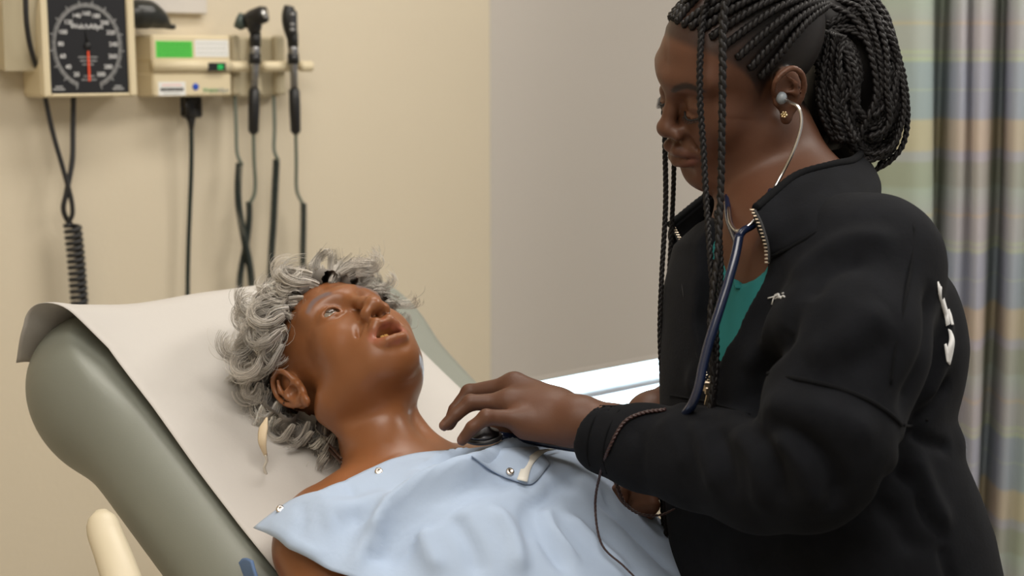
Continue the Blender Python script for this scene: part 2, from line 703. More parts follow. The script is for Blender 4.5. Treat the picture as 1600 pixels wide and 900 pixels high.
a_win, _ = wp(766, 300)
_, h_sh = wp(840, 597, -.01)
a_w2 = a_win + 1.5
h0w, h1w = h_sh - .150, 2.25
mb = MB()
mb.add(*slab(-2.2, a_win, 0, 2.7, -.12, 0)); mb.add(*slab(a_w2, 3.4, 0, 2.7, -.12, 0))
mb.add(*slab(a_win, a_w2, 0, h0w, -.12, 0)); mb.add(*slab(a_win, a_w2, h1w, 2.7, -.12, 0))
st(mb.obj('wall_back', Mwall, smooth=False, loc=W(0, 0)))
# room outline: floor, ceiling
c0 = W(-2.2, 0); c1 = W(3.4, 0)
fl = np.array([c0 + WN * 4.5, c1 + WN * 4.5, c1, c0])
V = np.concatenate([fl + [0, 0, -.05], fl]); q = np.array([[3, 2, 1, 0], [4, 5, 6, 7], [0, 1, 5, 4], [1, 2, 6, 5], [2, 3, 7, 6], [3, 0, 4, 7]])
st(obj('floor', V, q, Mfloor, smooth=False))
st(obj('ceiling', V + [0, 0, 2.75], q, Mceil, smooth=False))
mb = MB(); mb.add(*box((c0 + WN * 2.25) + [0, 0, 1.35] - WD * .06, WN, WD, ZZ, 2.25, .06, 1.35))
st(mb.obj('wall_left', Mwall, smooth=False))
st(MB().add(*slab(-2.2, 3.4, 0, .1, 0, .012, .003)).obj('baseboard_back', mat('baseboard_vinyl', (.2, .19, .17), .5), smooth=False))

# window: frame, two glass strips, sill, and the drawn roller shade
win = empty('window_1', W((a_win + a_w2) / 2, h0w), None, None); st(win)
fr = MB()
fr.add(*slab(a_win, a_w2, h0w, h0w + .02, -.1, -.02, .003)); fr.add(*slab(a_win, a_win + .03, h0w, h1w, -.1, -.05, .003)); fr.add(*slab(a_w2 - .03, a_w2, h0w, h1w, -.1, -.05, .003))
fr.add(*slab(a_win, a_w2, h1w - .03, h1w, -.1, -.05, .003))
fr.add(*slab(a_win, a_w2, h_sh - .082, h_sh - .060, -.1, -.05, .004))
fr.obj('window_frame', Mframe, win, smooth=False)
MB().add(*slab(a_win + .028, a_w2 - .028, h_sh - .0605, h1w - .028, -.082, -.078)).obj('pane', Mglass, win, smooth=False)
MB().add(*slab(a_win + .028, a_w2 - .028, h0w + .018, h_sh - .0815, -.082, -.078)).obj('pane', Mglass, win, smooth=False)
st(MB().add(*slab(a_win - 1, a_w2 + 1, h0w - .3, 2.5, -.42, -.41)).obj('sky_backdrop', Msky, smooth=False))
sh = empty('roller_shade', W((a_win + a_w2) / 2, h_sh), 'plain mauve-grey roller shade drawn down over the window, daylight under its hem', 'shade')
MB().add(*slab(a_win + .002, a_w2 - .002, h_sh + .012, h1w + .05, -.004, -.001)).obj('shade_fabric', Mshade, sh, smooth=False)
MB().add(*slab(a_win + .002, a_w2 - .002, h_sh, h_sh + .014, -.009, .002, .003)).obj('hem_bar', Mshade, sh, smooth=False)

# ================================================================== DIAGNOSTIC WALL SET
Mcream = mat('cream_plastic', (.72, .62, .42), .4, bump=[(400, .08, .001)])
Mcream2 = mat('cream_plastic_dull', (.55, .48, .33), .5, bump=[(400, .08, .001)])
Mblack = mat('black_plastic', (.012, .012, .013), .35)
Mrub = mat('black_rubber', (.02, .02, .021), .45)
Mdial = mat('dial_black', (.012, .012, .014), .3, coat=.25)
Mwhite = mat('print_white', (.8, .8, .8), .6)
Mwhite2 = mat('print_dim_white', (.38, .38, .38), .6)
Mred = mat('needle_orange', (.85, .09, .03), .4)
Mchrome = mat('chrome', (.7, .7, .7), .2, metal=1)
Mpaper = mat('label_white', (.8, .8, .78), .6)
Mgreen = mat('label_green', (.10, .62, .08), .6)
Mblue = mat('dot_blue', (.02, .08, .5), .5)
Mgtxt = mat('print_green', (.12, .35, .15), .5)
Mlines = mat('print_grey', (.35, .38, .35), .6)
Mdgreen = mat('print_dark_green', (.02, .3, .03), .6)
Mcord = mat('cord_dark', (.012, .022, .018), .4)
Mcordg = mat('cord_grey_green', (.16, .19, .155), .45)
Mchip = mat('indicator_green', (.02, .5, .12), .4, emit=((.02, .6, .12), .15))


def prism(pts_front, pts_back):
    """pts_*: (a,h,n) matching polygons"""
    A_ = np.array([W(*p) for p in pts_front]); B_ = np.array([W(*p) for p in pts_back]); n = len(A_)
    q = [[i, (i + 1) % n, n + (i + 1) % n, n + i] for i in range(n)]
    return np.concatenate([A_, B_]), [np.array([list(range(n))[::-1], list(range(n, 2 * n))]), np.array(q)]


# --- aneroid gauge
NG = .085
aL, hB = wp(66, 153, NG); aR, _ = wp(214, 153, NG)
gw = aR - aL; hT = hB + gw * 1.12
ga = (aL + aR) / 2
gauge = empty('pressure_gauge', W(ga, hB), 'large square cream wall blood pressure gauge with a black round dial', 'gauge')
s = Sculpt((aL - .02, hB - .02, -.001), (aR + .02, hT + .02, NG + .01), .0022)
# housing made as a tapered rounded block
mb = MB()
b_ = .006
mb.add(*box(W(ga, (hB + hT) / 2, NG / 2), WD, ZZ, WN, gw / 2, (hT - hB) / 2, NG / 2, b_))
mb.obj('housing', Mcream, gauge, smooth=False)
gl, _ = wp(79, 145, NG); gr, gb = wp(201, 145, NG)
gt = hT - (gb - hB)
bz = MB()       # raised bezel of four bars round the dial plate
for (x0, x1, y0, y1) in ((aL + .001, gl, hB + .001, hT - .001), (gr, aR - .001, hB + .001, hT - .001), (gl, gr, hB + .001, gb), (gl, gr, gt, hT - .001)):
    bz.add(*slab(x0, x1, y0, y1, NG - .002, NG + .006, .0025))
bz.obj('bezel', Mcream, gauge, smooth=False)
dial = MB().add(*slab(gl, gr, gb, gt, NG - .001, NG + .001)).obj('dial_plate', Mdial, gauge, smooth=False)
dc = np.array(wp(137, 72, NG + .002)); DR = (gr - gl) * .44
DYS = 1.16


def dpt(ang, r, n=NG + .0016):
    return W(dc[0] + math.sin(ang) * r, dc[1] + math.cos(ang) * r * DYS, n)


tk = MB()
NT = 150
for i in range(NT + 1):
    ang = math.radians(-160 + 320 * i / NT)
    r0 = DR * .93; r1 = DR * (1.02 if i % 10 else 1.09)
    c = (dpt(ang, r0) + dpt(ang, r1)) / 2; u_ = nrm(dpt(ang, r1) - dpt(ang, r0))
    tk.add(*box(c, u_, np.cross(WN, u_), WN, (r1 - r0) / 2, .00045 if i % 5 else .0007, .0004))
for rr in (DR * .925,):
    pth = np.array([dpt(math.radians(a), rr) for a in np.linspace(-160, 160, 90)])
    tk.add(*tube(pth, .0007, 4))
tk.obj('dial_ticks', Mwhite2, dial, smooth=False)
for i, v in enumerate(range(20, 301, 20)):
    ang = math.radians(-152 + 304 * i / 14)
    text('dial_numeral', str(v), .0105, dpt(ang, DR * .76), WD, ZZ, Mwhite, dial)
text('dial_lettering', 'WelchAllyn', .0125, W(dc[0], dc[1] + DR * .53, NG + .0016), WD, ZZ, Mwhite, dial)
sp = MB(); rnd = random.Random(8)
for dy, hw in ((-.30, .017), (-.40, .014), (-.50, .010), (-.82, .009), (-.92, .013)):     # small print too fine to read
    x = -hw
    while x < hw:
        l_ = rnd.uniform(.002, .005)
        sp.add(*slab(dc[0] + x, dc[0] + x + l_, dc[1] + DR * dy - .001, dc[1] + DR * dy + .001, NG + .001, NG + .0016)); x += l_ + .001
sp.obj('small_print', Mwhite2, dial, smooth=False)
for sx in (-1, 1):
    lt = MB()
    cx = dc[0] + sx * DR * .86
    for k, wd in enumerate((.011, .007)):
        lt.add(*slab(cx - wd, cx + wd * .9, gb + .006 + k * .0045, gb + .0085 + k * .0045, NG + .001, NG + .0016))
    lt.obj('small_print', Mwhite2, dial, smooth=False)
nd = MB(); p0, p1 = wp(138, 80, NG + .004), wp(138, 127, NG + .004)
nd.add(*slab(p0[0] - .0017, p0[0] + .0017, p1[1], p0[1], NG + .003, NG + .004)); nd.obj('needle', Mred, gauge, smooth=False)
nd = MB(); nd.add(*lathe(W(dc[0], dc[1], NG + .001), WN, [(.006, 0), (.006, .004), (.003, .005)], 16))
p2 = W(dc[0] - .003, dc[1] + .034, NG + .0035); p3 = W(dc[0], dc[1], NG + .0035)
nd.add(*tube(np.array([p3, p2]), [.0015, .0006], 4)); nd.obj('needle_hub', Mblack, gauge)
# hoses under the gauge and the thick coiled air hose
hz = MB()
pA = [Wp(70, 150, .05), Wp(82, 205, .05), Wp(98, 262, .05), Wp(111, 310, .052), Wp(113, 335, .05), Wp(106, 348, .045)]
pB = [Wp(115, 150, .04), Wp(114, 200, .04), Wp(113, 250, .045), Wp(104, 300, .048), Wp(99, 325, .045), Wp(104, 342, .04), Wp(112, 352, .035)]
hz.add(*tube(catmull(pA, 40), .0042, 10)); hz.add(*tube(catmull(pB, 40), .0046, 10))
hz.obj('air_hose', Mrub, gauge)
hz = MB()
hz.add(*coil([Wp(113, 350, .045), Wp(117, 385, .045), Wp(121, 430, .045), Wp(125, 490, .045), Wp(128, 560, .045)], .0125, .0042, .0108, 7, 12))
hz.obj('coiled_hose', Mrub, gauge)
hz = MB(); hz.add(*tube(catmull([Wp(40, -40, .11), Wp(40, 0, .11), Wp(42, 40, .105), Wp(48, 75, .09), Wp(58, 105, .06), Wp(70, 110, .04)], 30), .0045, 10))
hz.obj('upper_hose', Mrub, gauge)
# rubber bulb resting behind the gauge
bl = MB()
pc = [Wp(196, 24, .05), Wp(214, 22, .05), Wp(232, 23, .05), Wp(248, 30, .05), Wp(260, 38, .05), Wp(266, 42, .05), Wp(273, 42, .05)]
bl.add(*tube(catmull(pc, 24), np.interp(np.linspace(0, 1, 24), [0, .2, .45, .7, .85, .9, 1], [.018, .0265, .026, .017, .008, .005, .0045]), 18))
tag(bl.obj('inflation_bulb', mat('bulb_rubber', (.02, .021, .018), .3)), 'black rubber inflation bulb hung behind the right edge of the wall gauge', 'bulb')
# cuff basket at the left
bk = MB()
q0 = wp(8, 111, .06); q1 = wp(66, 111, .06); q2 = wp(1, 5, .075)
bk.add(*prism([(q0[0], q0[1], .06), (q1[0], q1[1], .06), (q1[0], q1[1] + .16, .09), (q2[0] - .002, q1[1] + .16, .09)][::-1],
              [(q0[0] + .004, q0[1] + .006, 0), (q1[0], q0[1] + .006, 0), (q1[0], q1[1] + .16, 0), (q2[0] + .002, q1[1] + .16, 0)][::-1]))
tag(bk.obj('cuff_basket', Mcream2, smooth=False), 'cream plastic cuff holder on the wall at the left edge behind the hose', 'holder')
# white notice box above
tag(MB().add(*slab(wp(205, 20, .0)[0], wp(317, 20, .0)[0], wp(260, 21, .0)[1], wp(260, 21, .0)[1] + .13, 0, .018, .002)).obj('wall_box', mat('white_box', (.66, .62, .57), .6), smooth=False),
    'flat white box on the wall above the power unit, bottom edge in view', 'box')

# --- power unit with handle cradles
NP = .07
t0 = wp(240, 152, NP); t1 = wp(363, 152, NP); tt = wp(300, 55, NP)[1]
unit = empty('power_unit', W((t0[0] + t1[0]) / 2, t0[1]), 'cream wall power unit with a green sticker and two handle cradles', 'power unit')
ledge0 = wp(300, 113, NP)[1]; ledge1 = wp(300, 93, NP)[1]
mb = MB()
mb.add(*slab(t0[0], t1[0], ledge1 - .004, tt, 0, NP, .004))
mb.add(*slab(t0[0], t1[0], t0[1], ledge0, 0, NP, .004))
mb.add(*slab(t0[0] + .002, t1[0] - .002, ledge0 - .003, ledge1 + .003, 0, NP - .006))
mb.obj('housing', Mcream, unit, smooth=False)
lg = MB()
hh = (ledge0 + ledge1) / 2; rr = (ledge1 - ledge0) / 2
lg.add(*tube(np.array([W(t0[0] + .001, hh, NP - .003), W(t1[0] - .001, hh, NP - .003)]), rr * 1.02, 16))
lg.obj('ledge', Mcream, unit)
u0, _ = wp(363, 120, .045); u1, _ = wp(446, 120, .045)
lo_ = wp(400, 152, .045)[1]; hi_ = wp(400, 57, .045)[1]
MB().add(*slab(u0, u1, lo_, hi_, 0, .03, .004)).obj('cradle_back', Mcream2, unit, smooth=False)
for (x0, x1) in ((363, 376), (398, 409), (432, 446)):
    MB().add(*slab(wp(x0, 100, .05)[0], wp(x1, 100, .05)[0], lo_ + .004, hi_ + .002, .028, .052, .004)).obj('cradle_rib', Mcream2, unit, smooth=False)
cy = wp(380, 104, NP)[1]
for (x0, x1) in ((360, 392), (411, 458), (470, 491)):
    e0, e1 = wp(x0, 104, NP)[0], wp(x1, 104, NP)[0]
    lb = MB(); n_ = 12
    tt_ = np.linspace(0, 1, n_)
    rad = .0105 * np.sqrt(np.clip(1 - np.clip((np.abs(tt_ - .5) - .36) / .145, 0, .97) ** 2, 0, 1))
    lb.add(*tube(np.array([W(e0 + (e1 - e0) * t, cy, NP - .006) for t in tt_]), rad, 14))
    lb.obj('cradle_bar', Mcream, unit)
# brackets that carry the outer round knob and bar
MB().add(*slab(wp(432, 104, .05)[0], wp(478, 104, .05)[0], cy - .006, cy + .006, .03, NP - .012, .003)).obj('cradle_arm', Mcream2, unit, smooth=False)


def sticker(name, x0, y0, x1, y1, m, n=NP):
    a0, h1_ = wp(x0, y0, n); a1, h0_ = wp(x1, y1, n)
    return MB().add(*slab(a0, a1, h0_, h1_, n - .001, n + .0008)).obj(name, m, unit, smooth=False), (a0, a1, h0_, h1_)


def scrib(parent, bx, rows, m, n=NP, seed=0, th=.0009):
    a0, a1, h0_, h1_ = bx
    rnd = random.Random(seed); mb = MB()
    for k in range(rows):
        y = h1_ - (k + .8) * (h1_ - h0_) / (rows + .6); x = a0 + .004
        while x < a1 - .006:
            l = rnd.uniform(.003, .008); l = min(l, a1 - .004 - x)
            mb.add(*slab(x, x + l, y - th, y + th, n + .0006, n + .0012)); x += l + .0013
    mb.obj('small_print', m, parent, smooth=False)


o_, bx = sticker('green_sticker', 243, 64, 301, 90, Mgreen); scrib(o_, bx, 5, Mdgreen, seed=1)
o_, bx = sticker('white_sticker', 304, 62, 357, 89, Mpaper); scrib(o_, bx, 3, Mlines, seed=2, th=.0004)
o_, bx = sticker('asset_sticker', 247, 128, 290, 149, Mpaper)
bc = MB(); rnd = random.Random(4); x = bx[0] + .004
while x < bx[1] - .004:
    l = rnd.uniform(.0004, .0012); bc.add(*slab(x, x + l, bx[2] + .008, bx[2] + .014, NP, NP + .0012)); x += l + rnd.uniform(.0003, .0008)
bc.obj('barcode', Mblack, o_, smooth=False)
scrib(o_, (bx[0] + .004, bx[1] - .004, bx[2] + .013, bx[3]), 1, Mred, seed=5, th=.0005)
scrib(o_, (bx[0] + .006, bx[1] - .006, bx[2] - .001, bx[2] + .009), 1, Mlines, seed=6, th=.0007)
MB().add(*lathe(Wp(305, 135.5, NP - .001), WN, [(.0062, 0), (.0062, .002), (.005, .0026)], 20)).obj('blue_dot', Mblue, unit)
tx = wp(337, 141, NP + .001)
text('maker_lettering', 'Welch', .0115, W(tx[0] - .0105, tx[1], NP + .0008), WD, ZZ, Mgtxt, unit)
text('maker_lettering', 'Allyn', .0115, W(tx[0] + .0155, tx[1], NP + .0008), WD, ZZ, Mlines, unit)
a0, h1_ = wp(325, 98, NP + .008); a1, h0_ = wp(353, 111, NP + .008); am = (a0 + a1) / 2
dsp = MB().add(*slab(a0, a1, h0_, h1_, NP - .004, NP + .0095, .001)).obj('indicator_window', Mblack, unit, smooth=False)
ch = MB()
for q_ in range(3): ch.add(*slab(am + .001 + q_ * .0038, am + .0036 + q_ * .0038, h0_ + .003, h1_ - .003, NP + .009, NP + .0101))
ch.obj('indicator_light', Mchip, dsp, smooth=False)
# plug and straight cord
pl = MB()
pl.add(*slab(wp(286, 160, .04)[0], wp(311, 160, .04)[0], wp(300, 184, .04)[1], wp(300, 150, .04)[1], .025, .055, .004))
pl.add(*tube(np.array([Wp(298, 182, .04), Wp(299, 190, .04), Wp(299, 203, .04)]), [.010, .007, .004], 10))
pl.obj('plug', Mblack, unit)
MB().add(*tube(catmull([Wp(299, 196, .04), Wp(299, 260, .035), Wp(296, 340, .03), Wp(294, 400, .03), Wp(293, 470, .03), Wp(292, 640, .03)], 40), .0042, 10)).obj('power_cord', Mcord, unit)

# --- the two diagnostic handles
NH = .085


def handle(name, label, x_top, x_bot, ytop, kind):
    t = empty(name, Wp(x_bot, 210, NH), label, 'scope', None)
    ax = lambda y: Wp(x_top + (x_bot - x_top) * (y - 50) / 160, y, NH)
    body = MB(); body.add(*tube(np.array([ax(y) for y in (138, 142, 170, 205, 210)]), [.0075, .0105, .0108, .0098, .005], 16)); body.obj('grip', Mblack, t)
    nk = MB(); nk.add(*tube(np.array([ax(y) for y in (62, 80, 100, 110, 140)]), [.0098, .0098, .0085, .0072, .0072], 16)); nk.obj('neck', mat('brushed_metal', (.35, .35, .36), .3, metal=1), t)
    cl = MB()
    for y0, y1, r_ in ((50, 73, .0105), (84, 100, .0112)): cl.add(*tube(np.array([ax(y) for y in (y0, y1)]), r_, 16))
    cl.obj('collar', Mblack, t)
    return t, ax


ot, axo = handle('otoscope', 'black otoscope with a cone head in the left cradle of the wall unit', 399, 396, 10, 0)
hd = MB()
hd.add(*tube(catmull([Wp(398, 50, NH), Wp(397, 38, NH + .004), Wp(397, 28, NH + .006)], 8), [.0105, .012, .0135, .0145, .015, .015, .014, .012], 16))
hd.add(*tube(np.array([Wp(417, 22, NH + .03), Wp(410, 23, NH + .024), Wp(395, 28, NH + .004), Wp(384, 33, NH - .01)]), [.014, .0165, .0155, .0125], 18))
hd.obj('otoscope_head', Mblack, ot)
MB().add(*tube(np.array([Wp(384, 33, NH - .01), Wp(377, 34, NH - .017), Wp(370, 31, NH - .022)]), [.0125, .016, .0145], 18)).obj('specula_ring', mat('grey_green_plastic', (.06, .085, .075), .4), ot)
MB().add(*lathe(Wp(413, 22, NH + .033), nrm(Wp(417, 22, NH + .03) - Wp(384, 33, NH - .01)), [(.009, 0), (.009, .003), (.006, .004)], 18)).obj('lens_rim', Mchrome, ot)
op, axp = handle('ophthalmoscope', 'black ophthalmoscope with flat oval head in the right cradle', 457, 462, 10, 1)
hd = MB()
prf = [(452, 10, .012), (451, 18, .0155), (451, 32, .0165), (453, 46, .0155), (455, 57, .0125), (456, 66, .009)]
path = catmull([Wp(x, y, NH) for x, y, r in prf], 20)
rads = np.interp(np.linspace(0, 1, 20), np.linspace(0, 1, 6), [p[2] for p in prf])
hd.add(*tube(path, rads, 20, flat=.8)); hd.obj('ophthalmoscope_head', Mblack, op)
mb = MB(); mb.add(*slab(wp(452, 22, NH + .014)[0], wp(464, 22, NH + .014)[0], wp(456, 52, NH + .014)[1], wp(456, 16, NH + .014)[1], NH + .008, NH + .018, .003)); mb.obj('face_plate', mat('plate_dark', (.03, .03, .035), .3, coat=.3), op, smooth=False)
mb = MB()
for yy in (20, 36, 44): mb.add(*slab(wp(455, yy, NH + .02)[0], wp(461, yy, NH + .02)[0], wp(456, yy + 3, NH + .02)[1], wp(456, yy, NH + .02)[1], NH + .017, NH + .0185))
mb.obj('plate_marks', Mwhite2, op, smooth=False)
for t_, cordp, coil1, base, coil2 in (
        (ot, [(396, 205, .085), (397, 250, .07), (399, 285, .055), (397, 305, .05), (390, 318, .045)], [(389, 316, .045), (389, 345, .045), (384, 385, .045), (377, 420, .045), (374, 455, .045), (372, 560, .045)],
         [(367, 150, .03), (369, 200, .035), (370, 235, .04), (374, 250, .045), (378, 257, .045)], [(374, 256, .05), (372, 290, .055), (374, 330, .06), (383, 380, .06), (392, 430, .05), (398, 520, .045)]),
        (op, [(462, 205, .085), (463, 250, .07), (463, 290, .055), (466, 305, .05), (473, 318, .045)], [(474, 317, .045), (474, 350, .045), (473, 400, .045), (473, 440, .045), (473, 540, .045)],
         [(428, 150, .03), (429, 200, .035), (428, 230, .04), (431, 243, .045), (435, 250, .045)], [(432, 250, .045), (430, 290, .045), (427, 350, .045), (424, 395, .045), (420, 480, .045)])):
    pts = np.array([Wp(*p) for p in cordp]); pts2 = np.array([Wp(*p) for p in base])
    mb = MB(); mb.add(*tube(catmull(pts, 24), .0034, 8)); mb.add(*tube(catmull(pts2, 24), .0034, 8)); mb.obj('straight_cord', Mcordg, t_)
    mb = MB(); mb.add(*coil([Wp(*p) for p in coil1], .0052, .0019, .0046, 5, 9)); mb.obj('coiled_cord', Mcord, t_)
    mb = MB(); mb.add(*coil([Wp(*p) for p in coil2], .0058, .0019, .0046, 5, 9)); mb.obj('coiled_cord', Mcord, t_)

# ================================================================== CURTAIN
cur = bpy.data.materials.new('curtain_plaid'); cur.use_nodes = True
nt = cur.node_tree; b = nt.nodes['Principled BSDF']; b.inputs['Roughness'].default_value = .85
uvn = nt.nodes.new('ShaderNodeUVMap'); sx = nt.nodes.new('ShaderNodeSeparateXYZ'); nt.links.new(uvn.outputs[0], sx.inputs[0])
fr_ = nt.nodes.new('ShaderNodeMath'); fr_.operation = 'FRACT'; nt.links.new(sx.outputs[1], fr_.inputs[0])
cr = nt.nodes.new('ShaderNodeValToRGB'); nt.links.new(fr_.outputs[0], cr.inputs[0]); cr.color_ramp.interpolation = 'LINEAR'


def ramp(cr, stops):
    e = cr.color_ramp.elements
    while len(e) > 1: e.remove(e[-1])
    e[0].position = stops[0][0]; e[0].color = (*stops[0][1], 1)
    for p, c in stops[1:]:
        k = e.new(p); k.color = (*c, 1)


blue = (.20, .25, .36); orange = (.50, .36, .19); lav = (.34, .31, .38); olive = (.25, .25, .17); mint = (.32, .37, .32); mauve = (.34, .32, .34); lime = (.42, .48, .26)
# position 0 = top of the orange band, going down the cloth
ramp(cr, [(0, orange), (.14, orange), (.155, lav), (.195, lav), (.21, olive), (.33, olive), (.35, mint), (.47, mauve), (.49, orange), (.50, mauve), (.62, mauve), (.635, lime), (.65, mauve), (.675, lime),
          (.69, blue), (.82, blue), (.83, mint), (.84, blue), (.975, blue), (.99, orange)])
cr2 = nt.nodes.new('ShaderNodeValToRGB'); nt.links.new(sx.outputs[0], cr2.inputs[0]); cr2.color_ramp.interpolation = 'LINEAR'
ramp(cr2, [(0, (.36, .42, .33)), (.2, (.36, .45, .36)), (.28, (.30, .34, .26)), (.32, (.42, .42, .46)), (.45, (.46, .42, .44)), (.5, (.30, .36, .26)), (.6, (.42, .40, .45)), (.68, (.34, .42, .34)), (.75, (.60, .58, .60)), (1, (.64, .62, .60))])
mxn = nt.nodes.new('ShaderNodeMix'); mxn.data_type = 'RGBA'; mxn.inputs['Factor'].default_value = .52
nt.links.new(cr.outputs[0], mxn.inputs[6]); nt.links.new(cr2.outputs[0], mxn.inputs[7]); nt.links.new(mxn.outputs[2], b.inputs['Base Color'])
b.inputs['Subsurface Weight'].default_value = 0
plan = [(1330, 2.72), (1352, 2.66), (1385, 2.63), (1415, 2.61), (1440, 2.62), (1449, 2.655), (1453, 2.70), (1459, 2.70), (1465, 2.655), (1480, 2.62), (1497, 2.645), (1508, 2.62), (1520, 2.60), (1535, 2.63), (1541, 2.69), (1549, 2.695), (1555, 2.655),
        (1570, 2.61), (1590, 2.62), (1610, 2.60), (1640, 2.62), (1650, 2.74), (1662, 2.64), (1690, 2.60)]
pp = catmull([[(x - 800) / F_ * d, d * CP, 0] for x, d in plan], 220)
L_ = np.concatenate([[0], np.cumsum(np.linalg.norm(np.diff(pp, axis=0), axis=1))])
nz_ = 40
zs = np.linspace(.35, 2.35, nz_)
grid = np.zeros((nz_, 220, 3)); uv = np.zeros((nz_, 220, 2))
z_or = P(1500, 190, 2.62)[2]; per_ = .345
for i, z in enumerate(zs):
    g = pp.copy(); g[:, 2] = z
    g[:, 0] += .012 * math.sin(z * 2.2) - .03 * (z - 1.3) * 0 + .004 * np.sin(L_ * 30 + z * 3)
    g[:, 1] += .012 * np.sin(L_ * 23 + z * 1.7)
    grid[i] = g
    uv[i, :, 0] = L_ / L_[-1]; uv[i, :, 1] = (z_or - z) / per_ + 20
V, polys = solid_sheet(grid, .002)
uvv = np.concatenate([uv.reshape(-1, 2)] * 2)
cur_o = empty('privacy_curtain', (pp[:, 0].mean(), pp[:, 1].mean(), .35), 'pleated plaid privacy curtain in blue, green, orange and mauve bands at right', 'curtain')
obj('curtain_cloth', V, polys, cur, cur_o, uv=uvv)
for i in range(4, 220, 12):
    MB().add(*tube(np.array([pp[i] + [0, 0, 2.33], pp[i] + [0, 0, 2.40]]), .003, 6)).obj('curtain_hook', Mchrome, cur_o)
a_, b2_ = pp[0] + [0, 0, 2.41], pp[-1] + [0, 0, 2.41]
MB().add(*tube(np.array([a_ - (b2_ - a_) * .3, b2_ + (b2_ - a_) * .3]), .012, 8)).add(*tube(np.array([a_, a_ + [0, 0, .3]]), .006, 6)).add(*tube(np.array([b2_, b2_ + [0, 0, .3]]), .006, 6)).obj('curtain_track', Mchrome, cur_o)

# ================================================================== EXAM TABLE
BL = nrm([.626, .78, 0]); BA = math.radians(35)
BD = np.array([BL[1] * math.cos(BA), -BL[0] * math.cos(BA), -math.sin(BA)]); BN = np.array([BL[1] * math.sin(BA), -BL[0] * math.sin(BA), math.cos(BA)])
BO = P(70, 485, 1.72)
MBD = np.stack([BL, BD, BN], 1)


def bp(w, t, n): return BO + w * BL + t * BD + n * BN


def binv(p): return MBD.T @ (np.asarray(p) - BO)


BW = .57
Mvinyl = mat('grey_vinyl', (.215, .226, .192), .45, bump=[(700, .12, .0006), (14, .1, .004)], var=(3, .04))
s = Sculpt((-.05, -.06, -.24), (BW + .05, .98, .05), .006, MBD, BO)
# side outline pieces (t, n), swept across the width with rounded ends


def bar(t, n, r, w0=.05, w1=BW - .05, k=.03, fl=None):
    s.cone((w0, t, n), (w1, t, n), r, r, k)


for t_ in np.linspace(.07, .93, 30):
    bar(t_, -.066, .055, .048, BW - .048, .04)
for t_ in (.055, .075, .095, .115): bar(t_, -.076, .072, .07, BW - .07, .05)
s.F = np.maximum(s.F, (s.ax[2][None, None, :] + .004))      # flat lying face
V, Q = s.mesh(); V = relax(V, Q, 3)
table = empty('exam_table', (float(bp(BW / 2, .9, 0)[0]), float(bp(BW / 2, .9, 0)[1]), 0.0), 'grey-green vinyl exam table with raised padded back', 'exam table')
obj('backrest', V, Q, Mvinyl, table)
hd_ = nrm([BD[0], BD[1], 0])
base0 = bp(BW / 2, .9, -.06)
seat_c = base0 + hd_ * .42 + [0, 0, -.01]
MB().add(*box(seat_c, hd_, BL, ZZ, .42, BW / 2, .055, .02)).obj('seat', Mvinyl, table)
MB().add(*box([seat_c[0], seat_c[1], (seat_c[2] - .07) / 2], hd_, BL, ZZ, .36, BW / 2 - .06, (seat_c[2] - .07) / 2, .01)).obj('base', mat('table_cabinet', (.62, .58, .48), .4), table, smooth=False)
# cream curved side lever beside the backrest
lv = MB()
lp = catmull([P(158, 797, 1.60), P(163, 830, 1.59), P(178, 870, 1.57), P(196, 925, 1.545), P(214, 1000, 1.52)], 20)
lv.add(*tube(lp, np.interp(np.linspace(0, 1, 20), [0, .04, .12, 1], [.006, .014, .019, .024]), 16, flat=.75))
lv.add(*tube(np.array([lp[19], lp[19] + BL * .06]), .02, 10)); lv.obj('side_lever', mat('ivory_plastic', (.68, .60, .44), .4), table)

# paper cover
Mpap = mat('exam_paper', (.51, .485, .455), .75, bump=[(260, .18, .0008), (35, .22, .003)])
nu, nv = 90, 150
grid = np.zeros((nv, nu, 3))
rng = np.random.default_rng(5)
for j in range(nv):
    v = j / (nv - 1)
    for i in range(nu):
        u = i / (nu - 1)
        edge = np.interp(v, [0, .10, .14, .2, .3, .5, .75, 1], [.0, .0, .012, .028, .030, .028, .036, .05])
        ww = edge + u * (BW - .035 - edge)
        sl = -.10 + v * .96           # arc length along the back, negative = hanging over the top
        if sl < .035:
            # wrap over the top end: quarter turn of radius .05
            a = (.035 - sl) / .045
            a2 = min(a, 1.9)
            t = .035 - math.sin(a2) * .045 ; n = .004 - (1 - math.cos(a2)) * .045 - max(a - 1.9, 0) * .045
        else:
            t, n = sl, .004
        # left margin: lifted where it overhangs, top corner stands up and curls outward
        lift = math.exp(-(u / .05) ** 2) * (.006 + .004 * math.sin(v * 9))
        cr_ = math.exp(-(u / .16) ** 2) * math.exp(-((v - .07) / .085) ** 2)
        n += lift + .020 * cr_ * (1 if sl > -.05 else .6)
        ww -= .016 * math.exp(-(u / .12) ** 2) * math.exp(-((v - .06) / .06) ** 2)
        # right top corner drops around the rounded padding
        n -= .035 * max(0, (u - .86) / .14) ** 2 * math.exp(-(v / .3) ** 2)
        n -= .012 * max(0, (u - .9) / .1) ** 2
        n += .0014 * math.sin(ww * 34 + 2.2 * math.sin(sl * 9)) * math.sin(sl * 15 + 1)
        grid[j, i] = bp(ww, t, n)
V, polys = solid_sheet(grid, .0006)
tag(obj('paper_cover', V, polys, Mpap), 'white crinkled paper sheet spread over the raised back of the table', 'paper')


